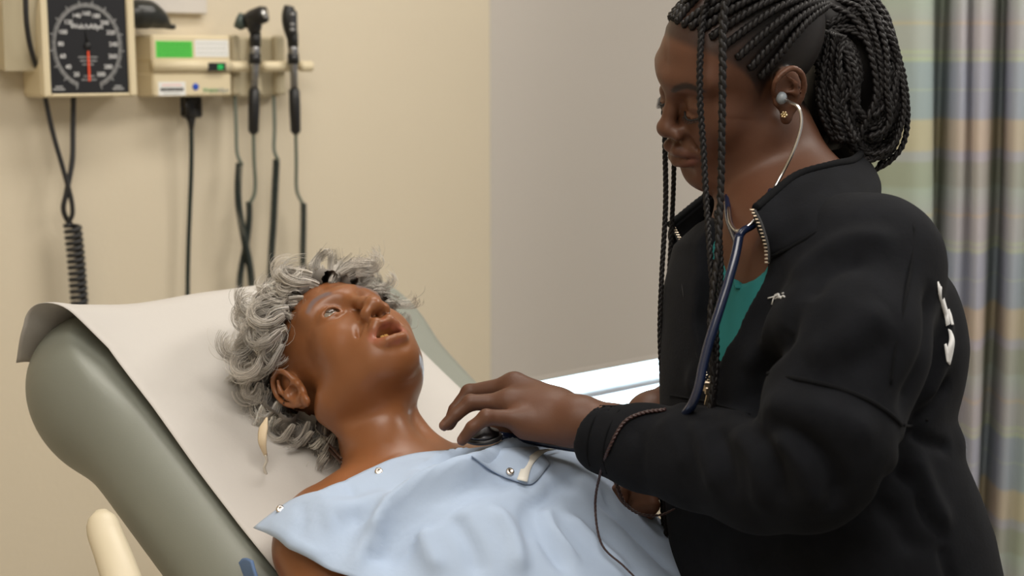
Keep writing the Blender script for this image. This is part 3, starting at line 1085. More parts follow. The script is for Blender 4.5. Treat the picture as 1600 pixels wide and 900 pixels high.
# ================================================================== HEADS
def sculpt_head(s, kind):
    """head in local frame: x right, y forward, z up, origin between the ears"""
    man = kind == 'mannequin'
    E = s.ell; C_ = s.cone
    E((0, -.022, .048), (.074, .092, .080), .001)
    E((0, .040, .045), (.060, .052, .052), .03)
    E((0, .030, -.016 if man else -.022), (.060, .060, .066 if man else .078), .03)
    E((.034, .060, -.020), (.028, .028, .036), .02, sym=True)
    cz = -.077 if man else -.095
    C_((.052, .004, -.050), (.020, .064, cz + .004), .020, .018, .03, sym=True)
    E((0, .067 if man else .071, cz), (.022, .020, .018), .022)
    E((0, .020 if man else .025, -.056 if man else -.070), (.042, .05, .03), .035)
    C_((.012, .086, .036), (.046, .070, .038), .012, .011, .018, sym=True)
    E((0, .075, -.050), (.034, .026, .030), .02)
    ez = 0 if man else -.006
    ny, nz = (0, 0) if man else (-.006, .004)
    # eyes
    E((.032, .101, .014 + ez), (.018, .016, .012), .013, 's', sym=True)
    E((.031, .0745, .013 + ez), (.0165, .0165, .0155), .005, sym=True)
    if man:
        for sx in (-1, 1):
            a = .14 * sx
            R = np.array([[math.cos(a), 0, math.sin(a)], [0, 1, 0], [-math.sin(a), 0, math.cos(a)]])
            E((.032 * sx, .090, .0125), (.0135, .012, .0068), .0012, 's', R)
        s.chain([(.0175, .0885, .009), (.025, .0915, .0175), (.033, .0905, .0195), (.042, .084, .0165), (.047, .077, .010)], [.0014, .002, .0022, .002, .0014], .003, sym=True)
        s.chain([(.020, .0885, .0075), (.031, .090, .0055), (.042, .083, .0065)], [.0012, .0015, .0012], .004, sym=True)
    else:
        s.chain([(.0185, .0875, .006 + ez), (.026, .0915, .0035 + ez), (.034, .0905, .0022 + ez), (.043, .083, .005 + ez)], [.0016, .0022, .0022, .0016], .003, sym=True)
        s.chain([(.0175, .090, .015 + ez), (.026, .0945, .0225 + ez), (.036, .092, .024 + ez), (.046, .081, .019 + ez)], .0016, .004, 's', sym=True)
    # nose
    nw = .90 if man else 1.16
    s.chain([(0, .089, .034), (0, .0945 + ny * .5, .016), (0, .105 + ny, -.006 + nz), (0, .1125 + ny, -.022 + nz)], [.009, .0075, .0082, .0098], .012, k2=.004)
    E((0, .1155 + ny, -.0255 + nz), (.0115 * nw, .0095, .0095), .008)
    E((.0138 * nw, .106 + ny, -.0305 + nz), (.0085, .0115, .0085), .006, sym=True)
    E((.0078 * nw, .1105 + ny, -.0395 + nz), (.0042, .0068, .0052), .0025, 's', sym=True)
    s.chain([(.0225, .101, -.022), (.024, .097, -.034), (.030, .088, -.046)], [.002, .002, .001], .008, 's', sym=True)
    # lips
    if man:
        s.chain([(0, .1025, -.0490), (.009, .1035, -.0475), (.0145, .1000, -.0520), (.0210, .0925, -.0600)], [.0072, .0080, .0068, .0038], .004, sym=True, k2=.003)
        s.chain([(0, .0975, -.0770), (.010, .0965, -.0755), (.0170, .0930, -.0700), (.0210, .0900, -.0620)], [.0072, .0070, .0055, .0035], .006, sym=True, k2=.003)
        E((0, .098, -.0628), (.0155, .030, .0096), .002, 's')
        E((0, .090, -.0628), (.019, .018, .0070), .002, 's')
        C_((-.012, .0985, -.0885), (.012, .0985, -.0885), .005, .005, .010, 's')
    else:
        s.chain([(0, .1035, -.0500), (.009, .1040, -.0490), (.018, .0985, -.0525), (.0260, .0890, -.0585)], [.0068, .0072, .0058, .0025], .005, sym=True, k2=.003)
        s.chain([(0, .1005, -.0670), (.011, .0990, -.0660), (.020, .0930, -.0625), (.0255, .0880, -.0595)], [.0082, .0078, .0055, .0025], .006, sym=True, k2=.003)
        s.chain([(-.027, .090, -.0590), (-.012, .1075, -.0580), (0, .1110, -.0590), (.012, .1075, -.0580), (.027, .090, -.0590)], .0012, .002, 's')
        C_((-.012, .0985, -.0805), (.012, .0985, -.0805), .005, .005, .010, 's')
    C_((0, .1095, -.0395), (0, .1105, -.0455), .0024, .003, .004, 's')
    # ears
    def ear(off=0.0):
        x = .0015
        E((.0745 + x, -.012, .003), (.008, .020, .029), .006, sym=True)
        s.chain(catmull([(.079, .004, .002), (.083, .008, .014), (.087, .006, .026), (.088, -.004, .032), (.089, -.016, .033), (.090, -.026, .022), (.089, -.028, .006), (.086, -.023, -.010), (.082, -.013, -.022)],
                24), .0036, .003, sym=True, k2=.001)
        E((.081, -.004, -.027), (.0052, .0085, .0095), .005, sym=True)
        s.chain([(.083, .002, .002), (.0875, -.010, .004), (.088, -.017, .000), (.085, -.016, -.010), (.081, -.008, -.016)], [.002, .003, .003, .003, .003], .003, sym=True)
        s.chain([(.0885, -.008, .024), (.0895, -.017, .014), (.088, -.018, .002)], .003, .003, sym=True)
        E((.088, -.0055, -.004), (.0105, .0075, .0085), .002, 's', sym=True)
        E((.0905, -.004, .015), (.0065, .008, .009), .003, 's', sym=True)
        E((.080, .0055, -.0045), (.004, .0045, .006), .003, sym=True)
    ear()


HAIRY = np.array([-.13, -.10, -.06, -.035, -.012, .006, .016, .028, .042, .060, .080, .10, .13])
HAIRZ = np.array([-.075, -.072, -.062, -.03, .028, .012, -.004, .028, .048, .064, .078, .086, .09])


def hair_h(L):
    """signed height above the hairline in head coordinates"""
    return L[:, 2] - np.interp(L[:, 1], HAIRY, HAIRZ)


def ss(x, a, b):
    t = np.clip((x - a) / (b - a), 0, 1)
    return t * t * (3 - 2 * t)


# ================================================================== THE PATIENT MANNEQUIN
RM = np.array([[-0.766, 0.196, -0.612], [-0.61, -0.524, 0.595], [-0.205, 0.829, 0.521]])
U_, _, Vt = np.linalg.svd(RM); RM = MC @ (U_ @ Vt)
SM = .978
OM = MC @ np.array([-.2003, 1.75, -.1002]) + OC


def hm(p): return OM + SM * RM @ np.asarray(p, float)


def bd(w, t, n): return np.array([w, t, n])


s = Sculpt((-.10, .10, -.01), (.53, .86, .30), .0021, MBD, BO)
s.frame()
bw = lambda p: binv(hm(p))
# trunk, shoulders and arms in the frame of the table back: (across, along, off the surface)
CXM = .235
s.ell(bd(CXM + .03, .69, .084), (.205, .24, .092), .001)
s.ell(bd(CXM, .54, .078), (.150, .11, .076), .05)
s.ell(bd(CXM - .07, .575, .118), (.085, .10, .052), .05)
s.ell(bd(CXM + .07, .575, .118), (.085, .10, .052), .05)
s.cone(bd(CXM - .02, .418, .058), bd(CXM - .150, .446, .058), .048, .046, .045)
s.cone(bd(CXM + .02, .435, .052), bd(CXM + .165, .460, .052), .046, .044, .045)
for sg in (-1, 1):
    s.cone(bd(CXM + sg * .182, .470, .052), bd(CXM + sg * .215, .60, .045), .050, .042, .04)
    s.cone(bd(CXM + sg * .215, .60, .045), bd(CXM + sg * .225, .82, .040), .042, .036, .02)
# neck
nb = bd(CXM - .048, .445, .046)
n1 = bw((0, -.034, -.050)); n2 = bw((0, -.006, -.070))
s.cone(n1, nb, .041, .044, .03)
s.cone(n2, nb + [0, 0, .006], .031, .036, .02)
for sg in (-1, 1):   # sternomastoid and collar bones
    s.cone(bw(((.058 if sg < 0 else .040) * -sg, -.02, -.045)), bd(CXM + sg * .018, .482, .098), .012, .008, .02)
    s.chain([bd(CXM + sg * .018, .484, .122), bd(CXM + sg * .08, .470, .108), bd(CXM + sg * .15, .456, .092)], [.010, .008, .009], .02)
s.world_frame(RM, OM, SM)
sculpt_head(s, 'mannequin')
V, Q = s.mesh(); V = relax(V, Q, 2, .4)
# colour: brown skin, ruddier lips, grey-purple painted brows
Lc = (V - OM) @ RM / SM
skin = np.array([.235, .090, .034])
col = np.tile(skin, (len(V), 1))


def paint(col, L, path, w, c, amt, soft=.5):
    path = np.asarray(path, float)
    lo, hi = path.min(0) - 2 * w, path.max(0) + 2 * w
    m = np.nonzero(((L > lo) & (L < hi)).all(1))[0]
    if len(m):
        k = (1 - ss(dist_poly(L[m], path), w * (1 - soft), w)) * amt
        col[m] = col[m] * (1 - k[:, None]) + np.array(c) * k[:, None]


lipc = (.36, .125, .080)
for sx in (-1, 1):
    paint(col, Lc, [(0, .1025, -.0495), (.009 * sx, .1035, -.049), (.0145 * sx, .1000, -.0530), (.0210 * sx, .0925, -.0600)], .0085, lipc, .8)
    paint(col, Lc, [(0, .0975, -.0765), (.010 * sx, .0965, -.0745), (.017 * sx, .0930, -.0700), (.021 * sx, .0900, -.0620)], .0085, lipc, .8)
    paint(col, Lc, catmull([(.014 * sx, .094, .034), (.026 * sx, .094, .040), (.038 * sx, .088, .041), (.050 * sx, .078, .034)], 12), .0055, (.16, .12, .12), .85)
    paint(col, Lc, [(.008 * sx, .108, -.038), (.008 * sx, .110, -.040)], .0045, (.05, .012, .006), .8)
paint(col, Lc, [(-.015, .085, -.063), (.015, .085, -.063)], .014, (.10, .014, .008), .9)
Mskin = mat('mannequin_skin', tuple(skin), .36, attr=True, bump=[(900, .06, .0004), (60, .05, .001)], var=(7, .10), sss=.12, spec=.42)
man = empty('patient_mannequin', tuple(bp(CXM, .6, 0.0)), 'brown-skinned patient mannequin with curly grey wig, lying back with open mouth', 'mannequin')
BODY_M = (V, Q)
body = obj('body', V, Q, Mskin, man, colors=col)
TREE_M = bvh(V, Q)
# eyes, teeth and tongue
Meye = mat('eye_grey', (.22, .185, .15), .12, coat=.6)
Miris = mat('iris_dark', (.10, .075, .06), .1, coat=.8)
for sx in (-1, 1):
    e = MB(); e.add(*ball(hm((.031 * sx, .0755, .0135)), .0135 * SM, 20, RM.T)); eo = e.obj('eyeball', Meye, man)
    e = MB(); d_ = nrm(RM @ nrm([.06 * sx, .94, .30])); e.add(*lathe(hm((.031 * sx, .0755, .0135)) + d_ * .0118, d_, [(.0062, 0), (.0058, .0012), (.003, .0021), (.0008, .0023)], 20)); e.obj('iris', Miris, eo)
tg = MB(); tg.add(*ball(hm((0, .079, -.0685)), (.015, .016, .0055), 16, RM.T)); tg.obj('tongue', mat('tongue', (.42, .14, .03), .35), man)
Mteeth = mat('teeth', (.62, .36, .12), .3)
for k in range(6):
    x = (k - 2.5) * .0058
    tb = MB(); tb.add(*box(hm((x, .0885 - abs(x) * .35, -.0560)), RM @ [1, 0, 0], RM @ [0, 1, 0], RM @ [0, 0, 1], .0027, .002, .0040, .0008)); tb.obj('tooth', Mteeth, man, smooth=False)
# seam line along the neck under the ear and small chin-strap groove
sm = hits(TREE_M, [(444, 630), (464, 649), (484, 668), (504, 688), (522, 708), (534, 724)], .0002, 24)
if len(sm) > 3:
    MB().add(*tube(sm, .0022, 6, flat=.6)).obj('neck_seam', mat('seam_dark', (.04, .014, .006), .5), man)
    MB().add(*tube(sm + RM @ np.array([0, .006, .002]), .0013, 6)).obj('neck_seam', bpy.data.materials['seam_dark'], man)

# ---- wig: cap and curled locks
Mhair = mat('wig_silver', (.50, .46, .42), .38, attr=True, spec=.8)
sw = Sculpt((-.05, .0, -.02), (.50, .45, .33), .004, MBD, BO)
sw.world_frame(RM, OM, SM)
rnd = random.Random(11)


def cap_pt(th, ph, off=0.0):
    """th polar angle from the crown axis, ph around (0 = face)"""
    d = np.array([math.sin(th) * math.sin(ph), math.sin(th) * math.cos(ph), math.cos(th)])
    c = np.array([0, -.020, .040]); r = np.array([.095, .116, .103])
    p = c + d * (r + off)
    n = nrm(d / r)
    return p, n


def in_wig(p):
    z0 = np.interp(p[1], [-.13, -.1, -.05, -.038, -.03, .0, .02, .04, .06, .08, .1], [-.085, -.085, -.06, -.045, .044, .048, .040, .036, .046, .060, .068])
    return p[2] > z0


roots = []
tries = 0
while len(roots) < 470 and tries < 20000:
    tries += 1
    th = math.acos(rnd.uniform(-.85, 1)); ph = rnd.uniform(-math.pi, math.pi)
    p, n = cap_pt(th, ph)
    if p[0] < -.045 and p[2] < .0: continue
    if in_wig(p) and all(np.sum((p - q[0]) ** 2) > .0098 ** 2 for q in roots): roots.append((p, n))
sw.ell((0, -.020, .042), (.086, .104, .094), .001)
sw.ell((0, .07, .02), (.10, .07, .05), .01, 's')
sw.ell((0, .06, -.05), (.12, .085, .09), .01, 's')
for p, n in roots[::3]:
    sw.ell(p + n * .001, .012, .006)
Vw, Qw = sw.mesh()
Lw = (Vw - OM) @ RM / SM
keep = np.array([in_wig(p - np.array([0, 0, .006])) for p in Lw])
Qw = Qw[keep[Qw].all(1)]
wig = obj('wig_cap', Vw, Qw, mat('wig_under', (.16, .145, .13), .8), man)
lock = MB(); lc = []
nprng = np.random.default_rng(3)
for li, (p, n) in enumerate(roots):
    # overall flow: away from the crown whorl, swept back off the face
    down = nrm(np.array([p[0] * 4, -.75, -.15 + (.03 - p[2]) * 2.0]))
    t = down - n * (down @ n)
    t = nrm(t + .55 * np.cross(n, down) * rnd.uniform(-1, 1))
    bb = np.cross(n, t)
    bend = rnd.uniform(2.2, 5.0)
    rad = rnd.uniform(.009, .016)
    front = p[1] > .045
    sgn = rnd.choice((-1, 1))
    mixn = rnd.uniform(.15, .95)
    ax2 = nrm(bb * sgn * (1 - mixn) + n * (-mixn if sgn > 0 else mixn) * .8 - n * .25)   # direction it curls towards
    ax2 = nrm(ax2 - t * (ax2 @ t))
    L0 = rnd.uniform(.008, .026)
    base = p + n * rnd.uniform(-.006, .012)
    lift = n * rnd.uniform(.002, .012) + (np.array([0, .004, .016]) if front else 0)
    m = 14
    sarr = np.linspace(0, 1, m)
    cen = []
    pos = base.copy(); dr = nrm(t + n * .55); ang = 0
    step = (L0 + rad * bend) / (m - 1)
    for q in range(m):
        cen.append(pos.copy())
        if q * step > L0: ang += step / rad
        dirv = math.cos(ang) * nrm(t + n * (.35 * (1 - q / m))) + math.sin(ang) * ax2
        pos = pos + nrm(dirv) * step + lift / m * (1 if q < m * .5 else .2)
    cen = np.array(cen)
    T, N_, B_ = frames(cen)
    shade = rnd.uniform(.62, 1.22)
    ns = 40
    wd = rnd.uniform(.0055, .0095)
    for k in range(ns):
        a = rnd.uniform(0, 2 * math.pi); r_ = wd * math.sqrt(rnd.random())
        spread = .55 + .75 * np.sqrt(sarr)
        dev = nprng.normal(size=3) * .0016
        path = cen + (r_ * spread * math.cos(a))[:, None] * N_ + (r_ * .55 * spread * math.sin(a))[:, None] * B_ + np.outer(sarr ** 2, dev)
        if rnd.random() < .14: path = path + np.outer(sarr ** 1.5, nprng.normal(size=3) * .008)
        e = m if rnd.random() < .7 else m - rnd.randint(1, 4)
        rr_ = np.linspace(.00036, .00018, e) * rnd.uniform(.8, 1.25)
        wpth = OM + SM * path[:e] @ RM.T
        Vt_, pt = tube(wpth, rr_, 3, caps=False)
        lock.add(Vt_, pt)
        c = np.array([.66, .61, .545]) * shade * rnd.uniform(.6, 1.35)
        lc.append(np.tile(np.minimum(c, .86), (len(Vt_), 1)))
lk = lock.obj('wig_locks', Mhair, man, colors=np.concatenate(lc))
lk['kind'] = 'stuff'
# adjustable strap tab hanging out of the wig behind the ear
Mtab = mat('strap_beige', (.62, .50, .34), .6)
tp = catmull([P(417, 652, 1.665), P(411, 672, 1.655), P(410, 692, 1.65), P(415, 712, 1.655)], 14)
tw = np.interp(np.linspace(0, 1, 14), [0, .3, .6, 1], [.0012, .0058, .0055, .0022])
tab = MB().add(*tube(tp, tw, 8, flat=.25)).obj('wig_strap', Mtab, man)
hkm = MB(); hkm.add(*tube(catmull([P(415, 710, 1.655), P(417, 720, 1.66), P(413, 730, 1.665), P(416, 741, 1.67)], 16), .0018, 6))
hkm.obj('strap_hook', mat('clear_hook', (.7, .66, .58), .25), tab)


# ================================================================== HOSPITAL GOWN ON THE MANNEQUIN
Mgown = mat('gown_blue', (.39, .485, .64), .85, bump=[(1100, .12, .0003), (45, .25, .003), (14, .3, .006)], var=(5, .03), sheen=.15)
ws = np.arange(-.14, .62, .008); ts = np.arange(.36, 1.05, .008)
H = np.full((len(ws), len(ts)), .004)
for i, w_ in enumerate(ws):
    for j, t_ in enumerate(ts):
        h_ = TREE_M.ray_cast(Vector(bp(w_, t_, .6)), Vector(-BN))
        if h_[0] is not None: H[i, j] = max(H[i, j], binv(np.array(h_[0]))[2])
        elif w_ < 0 or w_ > BW: H[i, j] = -.02


def blur(A):
    B = np.pad(A, 1, 'edge')
    return (B[:-2, 1:-1] + B[2:, 1:-1] + B[1:-1, :-2] + B[1:-1, 2:] + 2 * A) / 6


for _ in range(60): H = np.maximum(H, blur(H))
for _ in range(3): H = blur(H)


def Hs(w_, t_):
    x = np.clip((w_ - ws[0]) / .008, 0, len(ws) - 1.001); y = np.clip((t_ - ts[0]) / .008, 0, len(ts) - 1.001)
    i, j = int(x), int(y); fx, fy = x - i, y - j
    return H[i, j] * (1 - fx) * (1 - fy) + H[i + 1, j] * fx * (1 - fy) + H[i, j + 1] * (1 - fx) * fy + H[i + 1, j + 1] * fx * fy


neck_px = [(398, 808), (450, 788), (495, 770), (530, 756), (565, 740), (600, 726), (640, 719), (680, 712), (740, 704), (830, 697), (900, 698)]
nk = [binv(q) for q in (hit(TREE_M, x, y) for x, y in neck_px) if q is not None]
nk = sorted([(q[0], q[1]) for q in nk])
print('neckline', np.round(nk, 3).tolist())
nw_, nt_ = np.array(nk).T
hem_t = [.40, .44, .47, .52, .57, .62, .72, .80, 1.0]
hem_w = [.018, .008, .004, .012, .034, .062, .09, .11, .12]
wmax = .56
NU, NV = 130, 110
grid = np.zeros((NV, NU, 3))
for i in range(NU):
    u = i / (NU - 1)
    for j in range(NV):
        v = j / (NV - 1)
        w_, t_ = u * .5, .5
        for _ in range(5):
            t0 = np.interp(w_, nw_, nt_)
            t_ = t0 + v * (1.02 - t0)
            wm = np.interp(t_, hem_t, hem_w)
            w_ = wm + u * (wmax - wm)
        n_ = Hs(w_, t_) + .012 * min(1, .45 + v * 5) + .0018 * math.sin(w_ * 62 + 3 * math.sin(t_ * 11)) * min(1, v * 5 + .2)
        e = math.exp(-(u / .05) ** 2) * .012
        grid[j, i] = bp(w_ - e, t_, n_ + e * .2)
V, polys = solid_sheet(grid, .0012)
q4 = np.concatenate(polys)
for _ in range(2): V = relax(V, q4, 1, .35)
N_ = vnormals(V, q4)
if (N_[:NU * NV] @ BN).mean() < 0: N_ = -N_; polys = [p[:, ::-1] for p in polys]; q4 = np.concatenate(polys)
# both faces of the cloth move the same way
top = N_[:NU * NV]; N2 = np.concatenate([top, top])
tr_ = bvh(V, q4)
folds = [([(548, 896), (575, 850), (605, 800), (660, 762), (720, 738), (790, 712), (850, 698)], .011, .015), ([(600, 900), (628, 842), (670, 800), (730, 766), (800, 748)], .010, -.013),
         ([(655, 735), (690, 722), (735, 720), (775, 732)], .008, -.013), ([(500, 800), (560, 792), (620, 770)], .016, .006), ([(585, 800), (588, 840), (575, 880)], .010, -.008),
         ([(410, 800), (450, 830), (520, 860)], .014, .005), ([(650, 800), (665, 850), (690, 900)], .012, .007), ([(700, 800), (735, 850), (750, 905)], .012, -.006),
         ([(770, 790), (800, 840), (812, 900)], .013, .007), ([(830, 780), (850, 840), (890, 900)], .010, -.006), ([(905, 735), (860, 775), (828, 800), (826, 850)], .009, -.009),
         ([(880, 800), (930, 850), (985, 900)], .011, .006), ([(920, 770), (990, 830), (1060, 900)], .010, -.005), ([(430, 790), (500, 765), (560, 742)], .007, -.004), ([(452, 778), (520, 752), (575, 732)], .005, .003)]
crisp = [([(742, 702), (700, 712), (664, 728), (640, 750)], .0045, .006), ([(800, 752), (740, 775), (680, 812), (640, 856), (612, 900)], .005, -.006), ([(790, 742), (728, 765), (664, 800), (622, 850), (590, 900)], .005, .006),
         ([(598, 722), (596, 745), (606, 770)], .004, -.004), ([(470, 782), (474, 810), (468, 840)], .004, -.004), ([(500, 770), (510, 800), (520, 835)], .005, .004), ([(905, 705), (868, 760), (836, 800)], .005, .006),
         ([(660, 722), (700, 740), (752, 746)], .004, -.005), ([(850, 760), (860, 820), (905, 880)], .006, .005), ([(940, 760), (965, 800), (1010, 850)], .005, -.005), ([(420, 815), (460, 850), (510, 872)], .005, .004), ([(540, 750), (556, 790), (560, 840)], .005, -.004)]
for px_, wd_, am_ in folds + crisp:
    pt = hits(tr_, px_)
    if len(pt) > 2: V = crease(V, N2, pt, wd_ * .85, am_ * 1.5)
V = relax(V, q4, 1, .3)
B_ = (V - BO) @ MBD
lim = np.array([Hs(a, b_) for a, b_ in B_[:, :2]]) + np.where(np.arange(len(V)) < NU * NV, .0045, .0030)
B_[:, 2] = np.maximum(B_[:, 2], lim)
V = BO + B_ @ MBD.T
gown = obj('gown', V, polys, Mgown, man)
TREE_G = bvh(V, q4)


def strip(pa, pb, th, off, name, m, parent, n=20, mid=3, bow=0.0, tree=None):
    """patch of cloth between two matched pixel rows on the gown"""
    tree = tree or TREE_G
    A_ = hits(tree, pa, off, n); B_ = hits(tree, pb, off, n)
    g = np.array([A_ * (1 - k / (mid - 1)) + B_ * k / (mid - 1) for k in range(mid)])
    for k in range(1, mid - 1):
        g[k] -= raydir(*pa[0]) * bow * math.sin(math.pi * k / (mid - 1))
    V_, p_ = solid_sheet(g, th)
    return obj(name, V_, p_, m, parent)


strip([(742, 704), (790, 700), (840, 698), (885, 699), (912, 701)], [(738, 711), (770, 735), (800, 749), (832, 755), (860, 724), (910, 704)], .0016, .006, 'gown_flap', Mgown, gown, mid=7, bow=.003)
TREE_F = TREE_G
a0 = [(872, 701), (852, 706), (832, 726), (824, 752)]; a1 = [(854, 701), (838, 705), (819, 722), (808, 748)]
strip(a0, a1, .0014, .0165, 'gown_tie', mat('tie_white', (.72, .70, .64), .8), gown)
Msnap = mat('snap_metal', (.75, .68, .62), .2, metal=1)
for x, y, of in ((438, 796, .001), (592, 737, .001), (797, 737, .0115)):
    c = hit(TREE_G, x, y, of)
    if c is not None:
        MB().add(*lathe(c, -raydir(x, y) * .5 + BN * .8, [(.0048, -.001), (.0048, .001), (.0028, .0022), (.0018, .0012)], 14)).obj('snap', Msnap, gown)
# back of the gown showing under the arm at the lower left
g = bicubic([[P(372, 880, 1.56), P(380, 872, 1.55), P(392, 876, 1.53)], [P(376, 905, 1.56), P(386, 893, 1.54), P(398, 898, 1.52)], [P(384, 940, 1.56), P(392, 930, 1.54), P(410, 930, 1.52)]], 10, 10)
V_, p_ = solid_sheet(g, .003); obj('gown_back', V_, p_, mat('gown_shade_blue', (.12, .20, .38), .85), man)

# ================================================================== THE NURSE
RN = np.array([[-0.432, -0.873, -0.227], [0.813, -0.268, -0.517], [0.391, -0.408, 0.825]])
U_, _, Vt = np.linalg.svd(RN); RN = MC @ (U_ @ Vt)
SN = .948
ON = MC @ np.array([.2571, 1.6, .2359]) + OC


def hn(p): return ON + SN * RN @ np.asarray(p, float)


nurse = empty('person', (float(P(1300, 700, 1.6)[0]), float(P(1300, 700, 1.6)[1]), 0.0), 'person in a dark fleece jacket and teal top, long black braids, leaning over the patient', 'person')
s = Sculpt((-.095, 1.325, -.30), (.44, 1.88, .42), .0022, MC, OC)
s.frame()
C = PC
# neck, chest and shoulders
nkt = MC.T @ (hn((0, -.022, -.055)) - OC)
s.cone(nkt, C(1250, 330, 1.62), .048, .058, .02)
s.cone(MC.T @ (hn((0, .010, -.085)) - OC), C(1205, 360, 1.60), .034, .046, .03)
s.cone(C(1250, 350, 1.60), C(1350, 400, 1.49), .050, .052, .05)
s.cone(C(1250, 350, 1.62), C(1150, 385, 1.77), .050, .052, .05)
s.ell(C(1245, 480, 1.62), (.11, .15, .14), .06)
s.ell(C(1260, 640, 1.62), (.10, .13, .16), .06)
# left arm under the sleeve
s.chain([C(1380, 400, 1.47), C(1335, 560, 1.42), C(1290, 730, 1.40)], [.050, .044, .038], .02)
s.chain([C(1290, 730, 1.40), C(1110, 722, 1.48), C(960, 675, 1.56)], [.040, .036, .028], .02)
# left wrist and hand
fl = (MC.T @ nrm(.75 * BN + np.array([0, -.35, .5])), 1.0)
s.chain([C(985, 680, 1.565), C(905, 657, 1.585), C(865, 648, 1.60)], [.0300, .0262, .0262], .012)
idx = [C(806, 606, 1.665), C(744, 616, 1.680), C(716, 642, 1.672), C(703, 664, 1.660)]
mid_ = [C(803, 602, 1.640), C(733, 613, 1.652), C(711, 640, 1.645), C(700, 664, 1.636)]
rng_ = [C(795, 628, 1.612), C(735, 629, 1.612), C(712, 648, 1.608), C(694, 665, 1.604)]
pky = [C(818, 655, 1.588), C(760, 652, 1.572), C(738, 668, 1.570), C(722, 688, 1.574)]
wr = C(880, 648, 1.605)
for f_, r0 in ((idx, .0150), (mid_, .0150), (rng_, .0145), (pky, .0135)):
    s.cone(wr + (f_[0] - wr) * .15, f_[0], .0215, r0, .014)
s.ell(C(840, 640, 1.615), (.038, .026, .020), .015)
s.cone(C(885, 668, 1.59), C(822, 668, 1.588), .0195, .0135, .014)
for f_, rr_ in ((idx, (.0108, .0088, .0074, .0064)), (mid_, (.0115, .0092, .0078, .0066)), (rng_, (.0112, .0090, .0078, .0064)), (pky, (.0110, .0088, .0076, .0064))):
    s.chain(f_, rr_, .010, k2=.0022)
    s.ell(f_[1], .0096 if f_ is not pky else .0093, .003)
    s.ell(f_[0] + np.array([0, 0, .003]), .0095, .006)
# extensor tendons
for f_ in (mid_, rng_, idx):
    s.cone(f_[0] + np.array([.004, -.004, .009]), wr + (f_[0] - wr) * .35 + np.array([0, -.004, .018]), .0032, .002, .007)
# thumb tucked underneath, leaving the side of the palm
s.chain([C(862, 655, 1.63), C(818, 668, 1.645), C(782, 670, 1.642), C(757, 674, 1.632)], [.0170, .0125, .0100, .0085], .010, k2=.003)
# right arm and hand seen below and behind the sleeve
s.chain([C(1150, 395, 1.80), C(1110, 560, 1.83), C(1085, 620, 1.81)], [.050, .042, .036], .02)
s.chain([C(1085, 620, 1.81), C(1018, 652, 1.745), C(985, 715, 1.70), C(990, 750, 1.675)], [.034, .029, .024, .024], .015)
s.ell(C(1000, 768, 1.665), (.026, .022, .020), .012)
for q in range(4):
    a = [C(1012 - q * 13, 762 + q * 3, 1.650 + q * .006), C(1020 - q * 16, 790 + q * 2, 1.640 + q * .004), C(1012 - q * 15, 806 - q * 1, 1.655 + q * .004)]
    s.chain(a, [.0095, .0085, .0070], .006, k2=.0022)
s.chain([C(985, 752, 1.66), C(968, 768, 1.645), C(972, 785, 1.635)], [.011, .009, .0075], .006)
s.world_frame(RN, ON, SN)
sculpt_head(s, 'person')
s.ell((0, -.022, .048), (.074, .092, .080), .002)
V, Q = s.mesh(); V = relax(V, Q, 2, .4)
Lc = (V - ON) @ RN / SN
skn = np.array([.104, .044, .024])
col = np.tile(skn, (len(V), 1))
near_head = (Lc[:, 2] > -.1) & (np.linalg.norm(Lc, axis=1) < .2)
hh_ = hair_h(Lc)
k = np.where(near_head, ss(hh_, -.002, .012) * (.72 + .28 * ss(-Lc[:, 1], -.05, -.0)), 0)
# ears stay skin
earm = (np.abs(Lc[:, 0]) > .0755) & (Lc[:, 1] > -.034) & (Lc[:, 1] < .014) & (np.abs(Lc[:, 2] - .003) < .04)
k = np.where(earm, 0, k)
col = col * (1 - k[:, None]) + np.array([.009, .0065, .006]) * k[:, None]
for sx in (-1, 1):
    paint(col, Lc, [(0, .1035, -.050), (.009 * sx, .104, -.049), (.018 * sx, .0985, -.0525), (.026 * sx, .089, -.0585)], .009, (.105, .040, .030), .8)
    paint(col, Lc, [(0, .1005, -.067), (.011 * sx, .099, -.066), (.020 * sx, .093, -.0625)], .0095, (.20, .080, .062), .8)
    paint(col, Lc, catmull([(.013 * sx, .096, .029), (.025 * sx, .096, .035), (.037 * sx, .090, .038), (.050 * sx, .078, .033)], 12), .0052, (.012, .008, .007), .93)
    paint(col, Lc, [(.068 * sx, .020, .012), (.069 * sx, .018, -.02)], .016, (.05, .022, .014), .55, .9)
